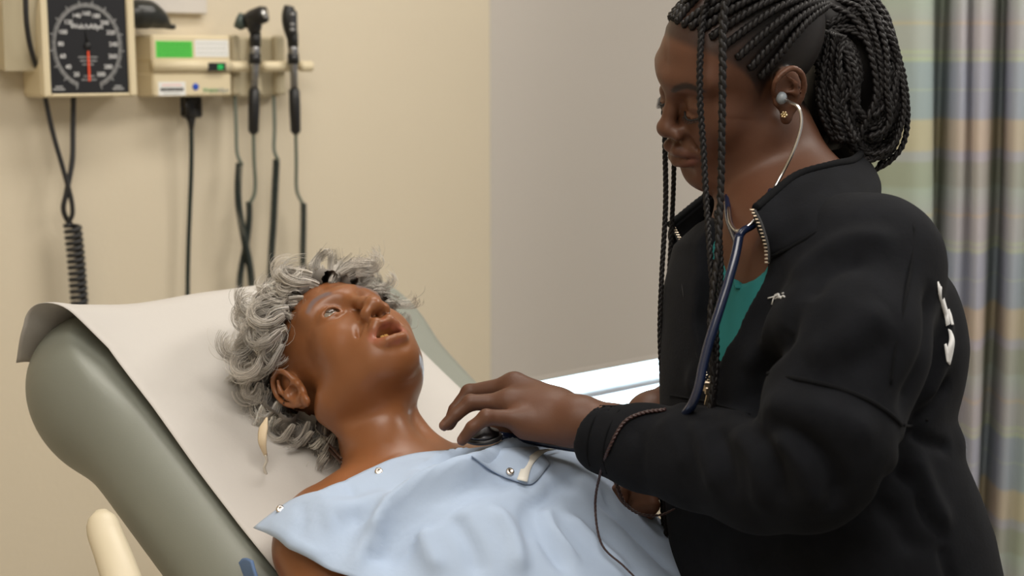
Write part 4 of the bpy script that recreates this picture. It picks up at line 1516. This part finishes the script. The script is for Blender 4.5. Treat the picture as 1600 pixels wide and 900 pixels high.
# fingernails and palms a touch lighter
for f_ in (idx, mid_, rng_, pky):
    tip = MC @ f_[3] + OC
    paint(col, V, [tip + np.array([-.004, -.003, .003]), tip + np.array([-.006, -.003, .000])], .006, (.20, .10, .07), .6)
Mnskin = mat('person_skin', tuple(skn), .50, attr=True, bump=[(650, .12, .0005), (150, .22, .0008), (38, .15, .0015)], var=(9, .14), sss=.08, spec=.35)
obj('body', V, Q, Mnskin, nurse, colors=col)
TREE_N = bvh(V, Q)
Mhairb = mat('braid_black', (.0065, .0054, .0056), .55, spec=.26)
Mlash = mat('lash_black', (.006, .005, .005), .6)
for sx in (-1, 1):
    pth = catmull([(.0185 * sx, .0905, .0055 - .006), (.026 * sx, .0945, .002 - .006), (.034 * sx, .0935, .0005 - .006), (.0445 * sx, .0845, .0035 - .006)], 16)
    lm = MB(); lm.add(*tube(np.array([hn(p) for p in pth]), .0011, 6))
    for i in range(2, 16):
        b0 = pth[i]; o_ = np.array([.15 * sx + (i - 8) * .03 * sx, 1, -.55]); o_ = nrm(o_) * .0065
        lm.add(*tube(np.array([hn(b0), hn(b0 + o_ * .6 + [0, 0, -.0004]), hn(b0 + o_)]), [.0004, .0003, .0001], 4))
    lm.obj('eyelashes', Mlash, nurse)['kind'] = 'stuff'


# ---- cornrows over the scalp
def scalp(dv, off):
    c = np.array([0, -.022, .040])
    w0 = hn(c); d = nrm(RN @ dv)
    h_ = TREE_N.ray_cast(Vector(w0 + d * .3), Vector(-d))
    p = np.array(h_[0]) if h_[0] is not None else w0 + d * .09
    return p + d * off


gather = nrm(np.array([-.02, -.088, .022]))
starts = []
for sx in (-1, 1):
    for (x, y, z) in ((.008, .082, .068), (.022, .080, .068), (.035, .072, .062), (.047, .060, .052), (.056, .047, .038), (.063, .036, .022), (.068, .026, .006), (.071, .016, -.010)):
        starts.append((sx, nrm(np.array([x * sx, y + .022, z - .010 + .008]))))
for sx, d0 in starts:
    g_ = nrm(gather + np.array([.10 * sx, 0, .10 * (d0[2] - .3)]))
    n_ = 22; pth = []
    for q in range(n_):
        t = q / (n_ - 1)
        om = math.acos(np.clip(d0 @ g_, -1, 1))
        d = (math.sin((1 - t) * om) * d0 + math.sin(t * om) * g_) / math.sin(om)
        d = nrm(d + np.array([.10 * sx * math.sin(math.pi * t), 0, .34 * math.sin(math.pi * t) * (1 - .55 * d0[2])]))
        pth.append(scalp(d, .0012 + .0022 * min(1, t * 4)))
    mb = MB(); braid(catmull(pth, 60), .0058, mb, period=.021, per=10)
    mb.obj('cornrow', Mhairb, nurse)
# ---- gathered bun of looped braids
rnd = random.Random(21)
guides = [[(1292, 30), (1345, 5), (1392, 50), (1410, 120), (1402, 180), (1372, 228), (1338, 215)], [(1292, 40), (1340, 38), (1378, 88), (1388, 150), (1370, 205), (1335, 192)],
          [(1292, 48), (1318, 88), (1334, 150), (1330, 200), (1350, 238), (1384, 240), (1400, 205), (1412, 150)], [(1285, 12), (1335, -22), (1385, 8), (1406, 80), (1400, 150), (1365, 190)],
          [(1292, 60), (1318, 62), (1332, 110), (1338, 170), (1362, 200), (1392, 170), (1400, 110)], [(1300, 50), (1330, 70), (1345, 120), (1322, 162), (1292, 158)],
          [(1290, 90), (1312, 130), (1318, 180), (1335, 225), (1352, 245), (1372, 236)], [(1300, 0), (1340, 20), (1366, 70), (1376, 140), (1362, 190), (1342, 232)],
          [(1290, 75), (1310, 60), (1326, 72), (1318, 92), (1296, 96)], [(1290, 120), (1310, 112), (1322, 128), (1312, 150), (1290, 146)], [(1310, -20), (1350, 0), (1375, 60), (1382, 130), (1380, 190), (1355, 215)]]


def bun_d(x, y, lay):
    q = 1 - ((x - 1338) / 84) ** 2 - ((y - 112) / 165) ** 2
    return 1.668 - lay * .062 * math.sqrt(max(q, 0))


core = MB(); core.add(*ball(P(1336, 100, 1.675), (.042, .046, .082), 20)); core.add(*ball(P(1318, 150, 1.68), (.028, .04, .05), 16)); core.add(*ball(P(1300, 40, 1.66), (.04, .04, .04), 16)); core.add(*ball(P(1288, 150, 1.665), (.030, .05, .062), 16)); core.add(*ball(P(1300, 195, 1.67), (.024, .04, .030), 16))
core.obj('bun', Mhairb, nurse)['kind'] = 'stuff'
for q in range(46):
    g = guides[q % len(guides)]
    jx, jy = rnd.uniform(-9, 9), rnd.uniform(-9, 9)
    if q < len(guides): jx = jy = 0
    lay = 1.0 + rnd.uniform(-.12, .10) if q < 34 else -1.0
    sc_ = rnd.uniform(.86, 1.02)
    pts = [P(1330 + (x - 1330) * sc_ + jx + rnd.uniform(-4, 4), 110 + (y - 110) * sc_ + jy + rnd.uniform(-4, 4), bun_d(x, y, lay)) for x, y in g]
    mb = MB(); braid(catmull(pts, 60), .0046 * rnd.uniform(.85, 1.15), mb, per=9); mb.obj('bun_braid', Mhairb, nurse)
for g, d in (([(1396, 60), (1412, 120), (1418, 180), (1411, 225), (1390, 252), (1370, 264), (1363, 272)], 1.65), ([(1385, 40), (1404, 100), (1412, 170), (1398, 222), (1370, 240), (1340, 236), (1325, 225)], 1.63),
             ([(1380, 150), (1392, 190), (1384, 240), (1372, 262)], 1.66), ([(1340, 244), (1362, 246), (1388, 236), (1402, 205), (1408, 170)], 1.64)):
    mb = MB(); braid(catmull([P(x, y, d) for x, y in g], 60), .0042, mb); mb.obj('bun_braid', Mhairb, nurse)
for q in range(15):
    x0 = 1262 + q * 3.4; jx = rnd.uniform(-4, 4)
    g = [(x0 + 8, 42 + q), (x0 + 4 + jx, 80), (x0 + rnd.uniform(-6, 6), 118), (x0 + 4 + rnd.uniform(-6, 6), 155), (x0 + 12 + rnd.uniform(-4, 4), 190), (x0 + 30 + jx, 222)]
    if q < 4: g = g[:2] + [(x0 + 18, 112), (x0 + 30, 150), (x0 + 34, 190)]
    mb = MB(); braid(catmull([P(x, y, 1.612 + .004 * math.sin(k_ * 2 + q) - .0008 * q) for k_, (x, y) in enumerate(g)], 50), .0046, mb, per=9); mb.obj('bun_braid', Mhairb, nurse)
# ---- loose braids hanging past the face
for nm, g, r_ in (('hanging_braid', [(1100, -25, 1.50), (1060, 20, 1.57), (1046, 75, 1.625), (1037, 140, 1.65), (1039, 230, 1.65), (1040, 320, 1.645), (1034, 430, 1.64), (1031, 520, 1.64), (1035, 620, 1.64), (1037, 740, 1.64), (1041, 845, 1.64)], .0036),
                  ('hanging_braid', [(1120, -30, 1.56), (1072, 20, 1.66), (1058, 90, 1.70), (1054, 200, 1.69), (1052, 300, 1.68), (1046, 420, 1.67), (1041, 520, 1.66), (1038, 620, 1.66), (1033, 740, 1.66), (1037, 846, 1.66)], .0034),
                  ('hanging_braid', [(1118, -20, 1.49), (1100, 20, 1.505), (1094, 90, 1.50), (1094, 160, 1.50), (1099, 230, 1.50), (1104, 320, 1.49), (1112, 430, 1.47), (1120, 540, 1.47), (1116, 620, 1.47), (1111, 668, 1.47)], .0041),
                  ('hanging_braid', [(1140, -25, 1.48), (1130, 30, 1.478), (1129, 110, 1.475), (1128, 200, 1.475), (1126, 300, 1.475), (1121, 400, 1.465), (1110, 500, 1.46), (1114, 590, 1.46), (1107, 662, 1.46)], .0054),
                  ('hanging_braid', [(1120, 330, 1.52), (1126, 420, 1.49), (1120, 500, 1.47), (1118, 580, 1.46), (1110, 640, 1.46)], .0038)):
    mb = MB(); braid(catmull([P(*p) for p in g], 120), r_, mb, per=9, taper=.75); mb.obj(nm, Mhairb, nurse)
Mbr = mat('braid_brown', (.035, .014, .014), .45)
BRAID_ENDS = ([(1040, 640, 1.50), (1005, 645, 1.49), (975, 660, 1.50), (952, 700, 1.515), (938, 740, 1.53), (930, 790, 1.545), (940, 850, 1.53), (975, 885, 1.52), (1005, 915, 1.50)],
          [(962, 752, 1.60), (975, 785, 1.59), (1000, 803, 1.58), (1030, 805, 1.58), (1055, 795, 1.58)])
# earring
ec = hit(TREE_N, 1225, 179, .001)
if ec is not None:
    em = MB(); A_ = np.stack([nrm(np.cross(raydir(1225, 179), ZZ)), nrm(np.cross(np.cross(raydir(1225, 179), ZZ), raydir(1225, 179))), -raydir(1225, 179)])
    em.add(*lathe(ec, A_[2], [(.0036, -.001), (.0036, .001)], 12))
    for q in range(7):
        o_ = np.zeros(3) if q == 0 else A_[0] * math.cos(q) * .0027 + A_[1] * math.sin(q) * .0027
        em.add(*ball(ec + A_[2] * .0015 + o_, .0015, 8))
    em.obj('earring', mat('gold_stone', (.85, .70, .45), .15, metal=1), nurse)

# ================================================================== JACKET
Mfl = mat('fleece_black', (.0064, .0070, .0090), .92, bump=[(1400, .35, .0005), (260, .25, .0010)], var=(40, .18), sheen=.015, spec=.10)
Mseam = mat('fleece_seam', (.0035, .0038, .0048), .95, spec=.15)
s = Sculpt((.02, 1.20, -.44), (.70, 2.02, .20), .0036, MC, OC)
s.frame()
D0 = 1.60
rows = [(290, 1215, 1330, .050), (315, 1170, 1345, .080), (345, 1105, 1378, .130), (380, 1068, 1405, .160), (450, 1052, 1440, .175), (540, 1046, 1462, .176), (600, 1044, 1462, .174), (650, 1045, 1460, .172), (700, 1046, 1474, .174), (760, 1050, 1500, .180),
        (820, 1055, 1522, .184), (900, 1064, 1538, .188), (980, 1072, 1552, .190), (1060, 1076, 1580, .196)]
ru = np.array([(450 - r_[0]) / F_ * D0 for r_ in rows])[::-1]
rc = np.array([((r_[1] + r_[2]) / 2 - 800) / F_ * D0 for r_ in rows])[::-1]
ra = np.array([r_[3] for r_ in rows])[::-1]
rw = np.array([(r_[2] - r_[1]) / 2 / F_ * D0 for r_ in rows])[::-1]
RX, FX = np.array([-.43, .903]), np.array([-.903, -.43])
rb = np.sqrt(np.maximum(rw ** 2 - (RX[0] * ra) ** 2, .0009)) / abs(FX[0])


def loft(sx, inset=0.0):
    z = sx.ax[2]
    c = np.interp(z, ru, rc); a = np.interp(z, ru, ra) - inset; b_ = np.interp(z, ru, rb) - inset
    X = sx.ax[0][:, None, None] - c[None, None, :]; Y = sx.ax[1][None, :, None] - D0
    r_ = RX[0] * X + RX[1] * Y; f_ = FX[0] * X + FX[1] * Y
    p = 2.3
    k0 = (np.abs(r_ / a) ** p + np.abs(f_ / b_) ** p) ** (1 / p)
    d = ((k0 - 1) * np.minimum(a, b_)).astype(np.float32)
    zt = (z - (ru[-1] + .0))[None, None, :]
    return np.maximum(d, zt + 0 * d)


s.F = loft(s)
C = PC
# opening down the front, before the sleeves are added
s.chain([C(1150, 300, 1.53), C(1140, 360, 1.52), C(1144, 410, 1.510)], [.064, .056, .052], .004, 's')
s.chain([C(1144, 410, 1.510), C(1122, 490, 1.515), C(1106, 600, 1.515)], [.052, .038, .003], .004, 's', k2=.002)
s.chain([C(1238, 255, 1.6), C(1235, 330, 1.60), C(1225, 390, 1.60)], [.062, .062, .045], .01, 's')
# shoulders and sleeves
s.cone(C(1270, 372, 1.52), C(1358, 408, 1.465), .048, .064, .05)
s.cone(C(1215, 375, 1.70), C(1130, 400, 1.78), .045, .050, .04)
s.chain([C(1362, 412, 1.46), C(1330, 540, 1.405), C(1288, 685, 1.375)], [.066, .073, .069], .03, k2=.02)
s.chain([C(1258, 730, 1.380), C(1190, 736, 1.42), C(1090, 716, 1.475), C(1010, 700, 1.52), C(950, 686, 1.553)], [.062, .060, .0515, .045, .0405], .02, k2=.015)
s.cone(C(1288, 685, 1.375), C(1258, 730, 1.38), .069, .062, .012)
cd = MC.T @ nrm(P(905, 655, 1.585) - P(1010, 692, 1.52))
cc = C(937, 679, 1.566)
s.cut(cc + cd * .07 + cd * -.066, nrm(cd + np.array([0, 0, .18])), .07, .002)
s.chain([C(985, 680, 1.54), C(900, 655, 1.59)], [.031, .033], .002, 's')
# right sleeve, pushed up to the elbow
s.chain([C(1128, 405, 1.785), C(1105, 520, 1.82), C(1088, 600, 1.82)], [.060, .056, .046], .03)
# back bulge, hips
s.ell(C(1424, 530, 1.60), (.046, .09, .080), .05); s.ell(C(1462, 688, 1.56), (.024, .05, .018), .018)
V, Q = s.mesh(); V = relax(V, Q, 3, .5)
N_ = vnormals(V, Q)
ctr = MC @ np.array([.33, 1.6, -.1]) + OC
tj = bvh(V, Q)
FO = [([(1250, 470), (1222, 530), (1196, 580), (1182, 620), (1180, 655)], .014, -.016), ([(1236, 445), (1205, 520), (1172, 590)], .014, .006),
      ([(1080, 655), (1100, 690), (1112, 740), (1112, 775)], .011, .007), ([(1118, 668), (1135, 705), (1142, 750), (1140, 785)], .009, -.006), ([(1148, 668), (1175, 710), (1186, 760), (1186, 800)], .011, .007),
      ([(1178, 670), (1205, 705), (1220, 750), (1222, 790)], .009, -.007), ([(1205, 672), (1240, 705), (1262, 750), (1268, 800)], .012, .009), ([(1192, 660), (1238, 676), (1285, 712), (1308, 760), (1306, 800)], .010, -.012),
      ([(1190, 640), (1240, 635), (1310, 655), (1370, 690)], .018, .010), ([(1030, 655), (1060, 690), (1075, 740)], .012, .004), ([(985, 660), (1000, 700), (1000, 750)], .010, -.003),
      ([(1240, 440), (1290, 392), (1350, 372), (1405, 380)], .014, .006), ([(1262, 470), (1300, 425), (1360, 405)], .012, -.006), ([(1255, 560), (1320, 530), (1385, 480)], .018, .006),
      ([(1262, 600), (1330, 575), (1400, 520)], .016, -.005), ([(1460, 440), (1455, 520), (1430, 600), (1405, 650)], .014, -.010), ([(1480, 480), (1472, 560), (1440, 640)], .012, .007),
      ([(1486, 590), (1450, 640), (1425, 662)], .009, -.008), ([(1425, 668), (1450, 690), (1488, 702)], .008, -.008), ([(1405, 690), (1418, 745), (1445, 800), (1474, 842), (1462, 850)], .007, -.008), ([(1430, 700), (1452, 770), (1482, 830)], .013, .008),
      ([(1380, 735), (1392, 800), (1425, 850), (1462, 852)], .012, -.007), ([(1472, 850), (1478, 880), (1492, 920)], .008, -.006), ([(1216, 342), (1240, 400), (1230, 470), (1180, 560), (1140, 640)], .016, .004),
      ([(1100, 560), (1080, 600), (1060, 640)], .010, .004), ([(1440, 640), (1400, 740), (1320, 820)], .014, -.006)]
for px_, wd_, am_ in FO:
    pt = hits(tj, px_)
    if len(pt) > 1: V = crease(V, N_, pt, wd_, am_)
V = relax(V, Q, 1, .4)
obj('jacket', V, Q, Mfl, nurse)
jacket = [o for o in sc.collection.objects if o.name.startswith('jacket')][-1]
TREE_J = bvh(V, Q)


for g in BRAID_ENDS:
    pts_ = []
    for x, y, d in g:
        h_ = hit(TREE_J, x, y, .004) if y < 745 else None
        pts_.append(h_ if h_ is not None and (MC.T @ (h_ - OC))[1] < d + .06 else P(x, y, d))
    mb = MB(); braid(catmull(pts_, 80), .0026, mb, per=8, taper=.5); mb.obj('braid_end', Mbr, nurse)


def seam(px_, r_=.0017, off=.0004, m=None, n=30, par=None, name='seam'):
    pt = hits(TREE_J, px_, off, n)
    if len(pt): MB().add(*tube(pt, r_, 6)).obj(name, m or Mseam, par or jacket)


seam([(1200, 584), (1245, 592), (1300, 604), (1350, 622), (1388, 645), (1408, 664)], .0026)
seam([(1428, 350), (1424, 410), (1412, 480), (1398, 550), (1392, 600)], .0015)
seam([(1048, 618), (1075, 622), (1105, 628), (1140, 638), (1172, 648)], .0014)
seam([(1412, 664), (1424, 665), (1450, 655)], .0018)
seam([(944, 634), (925, 662), (917, 700), (921, 728)], .0015)
seam([(968, 640), (950, 672), (942, 710), (948, 740)], .0012)

# collar: a standing band folded open at the front
top = [(1180, 326, 1.470), (1212, 299, 1.495), (1248, 273, 1.520), (1300, 258, 1.545), (1334, 250, 1.590), (1346, 232, 1.655), (1322, 213, 1.715), (1288, 216, 1.745), (1225, 245, 1.775), (1160, 285, 1.765), (1110, 303, 1.745), (1047, 352, 1.690)]
bot = [(1202, 402, 1.462), (1240, 384, 1.440), (1286, 358, 1.430), (1338, 338, 1.455), (1366, 330, 1.530), (1372, 318, 1.620), (1355, 310, 1.720), (1310, 310, 1.790), (1230, 345, 1.810), (1160, 372, 1.800), (1102, 392, 1.765), (1069, 402, 1.700)]
tp, bt = np.array([P(*p) for p in top]), np.array([P(*p) for p in bot])
axc = P(1240, 320, 1.62)
rowsC = []
for k, (f, bulge) in enumerate(((0, 0), (.2, .006), (.4, .010), (.6, .011), (.8, .007), (1, 0), (1.12, -.020))):
    g = bt + (tp - bt) * (1 - f) if f <= 1 else bt + (bt - tp) * (f - 1)
    o_ = g - axc; o_[:, 2] = 0; o_ /= np.linalg.norm(o_, axis=1)[:, None]
    rowsC.append(g + o_ * bulge)
g = bicubic(np.array(rowsC), 26, 110)
V_, p_ = solid_sheet(g, .0065)
q_ = np.concatenate(p_)
collar = obj('collar', V_, p_, Mfl, nurse)
TREE_C = bvh(V_, q_)
rib = MB()
tpc = catmull(tp, 150)
rib.add(*tube(tpc + [0, 0, .0005], .0042 + .0006 * (np.arange(150) % 2), 8))
rib.obj('collar_rib', Mseam, collar)
btc = catmull(bt, 80); MB().add(*tube(btc, .0022, 6)).obj('collar_seam', Mseam, collar)
# zippers: tape and teeth along both edges of the opening, slider at the foot
Mzip = mat('zip_brass', (.62, .52, .40), .3, metal=1)
Mtape = mat('zip_tape', (.02, .02, .022), .8)


def zipper(path, name, sidev):
    n = int(np.sum(np.linalg.norm(np.diff(path, axis=0), axis=1)) / .0034)
    pth = catmull(path, n)
    T, N2_, B2_ = frames(pth)
    z = MB().add(*tube(pth, .0022, 6, flat=.5)).obj(name, Mtape, nurse)
    tm = MB()
    for i in range(n):
        tm.add(*box(pth[i] + sidev * .0024, T[i], nrm(np.cross(T[i], sidev)), sidev, .0009, .0012, .0024, .0003))
    t_ = tm.obj('zip_teeth', Mzip, z, smooth=False); t_['kind'] = 'stuff'
    return pth


def edge(pts, dx):
    o_ = []
    for x, y, d in pts:
        h_ = hit(TREE_J, x + dx, y, .001)
        if h_ is not None and d is None: d = float((MC.T @ (h_ - OC))[1])
        if d is not None: o_.append(P(x, y, d))
    return np.array(o_)


z1 = edge([(1179, 328, 1.458), (1188, 345, 1.455), (1196, 368, 1.452), (1201, 388, 1.450), (1202, 410, 1.452)], 6)
z2 = edge([(1050, 356, 1.690), (1062, 380, 1.680), (1067, 402, 1.660), (1067, 440, None), (1073, 480, None), (1083, 525, None), (1095, 570, None), (1104, 604, None)], -5)
z3 = edge([(1122, 572, None), (1115, 588, None), (1107, 604, None)], 6)
zipper(z1, 'zipper', nrm(np.array([-1, 0, 0])))
zipper(z2, 'zipper', nrm(np.array([1, -.2, 0])))
if len(z3) > 1: zipper(z3, 'zipper', nrm(np.array([-1, 0, 0])))
sl = MB(); c = hit(TREE_J, 1112, 604, .004); c = P(1105, 604, float((MC.T @ (c - OC))[1]))
sl.add(*box(c, [1, 0, 0], [0, 1, 0], ZZ, .0045, .003, .006, .0015)); sl.add(*box(c + [.0005, -.004, -.012], nrm([1, 0, -.2]), [0, 1, 0], nrm([.2, 0, 1]), .0028, .001, .008, .0008)); sl.add(*box(c + [-.001, -.003, -.004], [1, 0, 0], [0, 1, 0], ZZ, .002, .003, .004, .001))
sl.obj('zip_slider', Mzip, jacket, smooth=False)
# embroidered script on the chest and white lettering round the back of the shoulder
Mthr = mat('thread_white', (.60, .60, .60), .8)
for px_ in ([(1200, 466), (1208, 464), (1216, 461), (1224, 458)], [(1206, 476), (1208, 468), (1211, 461), (1216, 459), (1217, 463), (1211, 467)], [(1216, 466), (1219, 463), (1220, 466), (1223, 462), (1226, 464)]):
    seam(px_, .0008, .0014, Mthr, 14, name='embroidery')
Mlet = mat('print_letters', (.80, .80, .80), .7)


def patch(pa, pb, name, n=14):
    A_ = hits(TREE_J, [(x - 7, y) for x, y in pa], .0012, n); B_ = hits(TREE_J, [(x - 7, y) for x, y in pb], .0012, n)
    if len(A_) and len(B_):
        V_, p2_ = solid_sheet(np.array([A_, B_]), .0012); obj(name, V_, p2_, Mlet, jacket)


patch([(1472, 440), (1474, 465), (1481, 490), (1485, 510)], [(1476, 444), (1482, 470), (1488, 490), (1491, 507)], 'back_letter')
patch([(1487, 484), (1490, 496), (1493, 508)], [(1489, 483), (1493, 494), (1496, 508)], 'back_letter')
patch([(1488, 514), (1490, 530), (1487, 545), (1488, 568)], [(1493, 516), (1497, 532), (1495, 550), (1490, 570)], 'back_letter')
patch([(1482, 538), (1483, 548), (1486, 566)], [(1485, 537), (1488, 548), (1491, 568)], 'back_letter')

# ---- teal scrub top inside the opening
Mteal = mat('teal_cotton', (.010, .165, .170), .8, bump=[(900, .15, .0003), (60, .2, .003)])
s2 = Sculpt((.02, 1.25, -.30), (.55, 2.0, .16), .0042, MC, OC)
s2.F = loft(s2, .017)
s2.frame()
s2.chain([C(1185, 330, 1.54), C(1165, 385, 1.52), C(1154, 440, 1.525)], [.064, .040, .003], .003, 's', k2=.002)
s2.chain([C(1240, 240, 1.6), C(1232, 330, 1.60)], [.070, .075], .01, 's')
V_, Q_ = s2.mesh(); V_ = relax(V_, Q_, 2)
scrub = obj('scrub_top', V_, Q_, Mteal, nurse)
TREE_S = bvh(V_, Q_)
for px_ in ([(1196, 392), (1178, 412), (1160, 436), (1154, 448)], [(1128, 372), (1138, 402), (1148, 428), (1156, 450)]):
    pt = hits(TREE_S, px_, .001, 16)
    if len(pt): MB().add(*tube(pt, .0052, 8, flat=.4)).obj('neckband', Mteal, scrub)

# ---- trousers and shoes below the frame
s3 = Sculpt((.0, 1.1, .0), (.90, 2.2, 1.02), .011)
hipc = P(1320, 1010, 1.6)
s3.ell((hipc[0], hipc[1], .76), (.15, .15, .10), .01)
for sg in (-1, 1):
    f = np.array([hipc[0] - .43 * sg * .10, hipc[1] + .9 * sg * .10, 0])
    s3.chain([f + [0, 0, .74], f + [0, 0, .48], f + [0, 0, .09]], [.090, .072, .065], .04)
V_, Q_ = s3.mesh(); obj('trousers', V_, Q_, Mteal, nurse)
for sg in (-1, 1):
    f = np.array([hipc[0] - .43 * sg * .10, hipc[1] + .9 * sg * .10, 0])
    sh_ = Sculpt((f[0] - .25, f[1] - .2, 0), (f[0] + .15, f[1] + .2, .16), .006)
    sh_.ell(f + [-.07, -.035, .035], (.11, .045, .035), .01, R=np.array([[.903, .43, 0], [-.43, .903, 0], [0, 0, 1]])); sh_.cone(f + [.01, 0, .05], f + [.01, 0, .1], .045, .042, .03)
    V_, Q_ = sh_.mesh(); obj('shoe', V_, Q_, Mblack, nurse)

# ================================================================== STETHOSCOPE
Mnavy = mat('tube_navy', (.008, .014, .04), .25, coat=.3)
Msteel = mat('steel_tube', (.62, .60, .58), .28, metal=1)
ste = empty('stethoscope', tuple(P(757, 682, 1.60)), 'navy stethoscope with metal ear tubes worn by the person, its disc pressed on the chest', 'stethoscope')
e0 = hit(TREE_N, 1221, 153, .006)
if e0 is None: e0 = P(1221, 153, 1.54)
de = np.linalg.norm((e0 - OC)) * .995
dd = float((MC.T @ (e0 - OC))[1])
MB().add(*ball(e0, (.0062, .0075, .0070), 16)).obj('ear_tip', mat('ear_tip_grey', (.22, .25, .28), .35), ste)
tb1 = catmull([e0 + [.003, -.002, 0], P(1234, 160, dd - .012), P(1246, 166, dd - .020), P(1252, 182, dd - .022), P(1250, 205, dd - .022), P(1238, 240, dd - .018), P(1222, 272, dd - .010), P(1204, 304, 1.515)], 50)
MB().add(*tube(tb1, .0018, 10)).obj('ear_tube', Msteel, ste)
tb2 = catmull([P(1137, 292, 1.60), P(1137, 318, 1.575), P(1138, 345, 1.550)], 16)
MB().add(*tube(tb2, .0018, 10)).obj('ear_tube', Msteel, ste)
MB().add(*ball(P(1150, 170, 1.735), .0062, 12)).obj('ear_tip', bpy.data.materials['ear_tip_grey'], ste)
MB().add(*tube(catmull([P(1206, 298, 1.517), P(1196, 322, 1.505), P(1178, 350, 1.490), P(1160, 362, 1.482), P(1152, 380, 1.475)], 24), .0042, 10)).obj('yoke_tube', Mnavy, ste)
MB().add(*tube(catmull([P(1137, 306, 1.59), P(1138, 340, 1.555), P(1145, 362, 1.52), P(1153, 382, 1.475)], 24), .0038, 10)).obj('yoke_tube', Mnavy, ste)
MB().add(*tube(catmull([P(1138, 325, 1.567), P(1141, 348, 1.535), P(1152, 361, 1.488), P(1170, 353, 1.484), P(1184, 338, 1.489)], 20), .0020, 8)).obj('yoke_spring', Msteel, ste)
mt_ = catmull([P(1155, 368, 1.472), P(1149, 400, 1.462), P(1138, 440, 1.452), P(1124, 485, 1.445), P(1108, 535, 1.440), P(1098, 575, 1.438), P(1092, 605, 1.437), P(1080, 635, 1.445), P(1062, 655, 1.48), P(1040, 668, 1.56), P(1000, 690, 1.625), P(930, 702, 1.64), P(860, 694, 1.64), P(815, 685, 1.625), P(780, 681, 1.612)], 120)
MB().add(*tube(mt_, .0050, 12)).obj('tubing', Mnavy, ste)
cp = P(755, 679, 1.600); h_ = TREE_M.ray_cast(Vector(cp + BN * .2), Vector(-BN))
if h_[0] is not None:
    g_ = np.array(h_[0]); print('chest', binv(cp), binv(g_))
axn = nrm(MC @ np.array([-.06, -.24, .97]))
MB().add(*lathe(cp - axn * .006, axn, [(.0195, 0), (.0215, .001), (.0215, .004), (.0190, .0055)], 32)).obj('diaphragm_rim', Mblack, ste)
MB().add(*lathe(cp, axn, [(.0185, -.001), (.0180, .003), (.010, .006), (.007, .011)], 28)).obj('chest_piece', mat('dark_steel', (.10, .10, .11), .3, metal=1), ste)
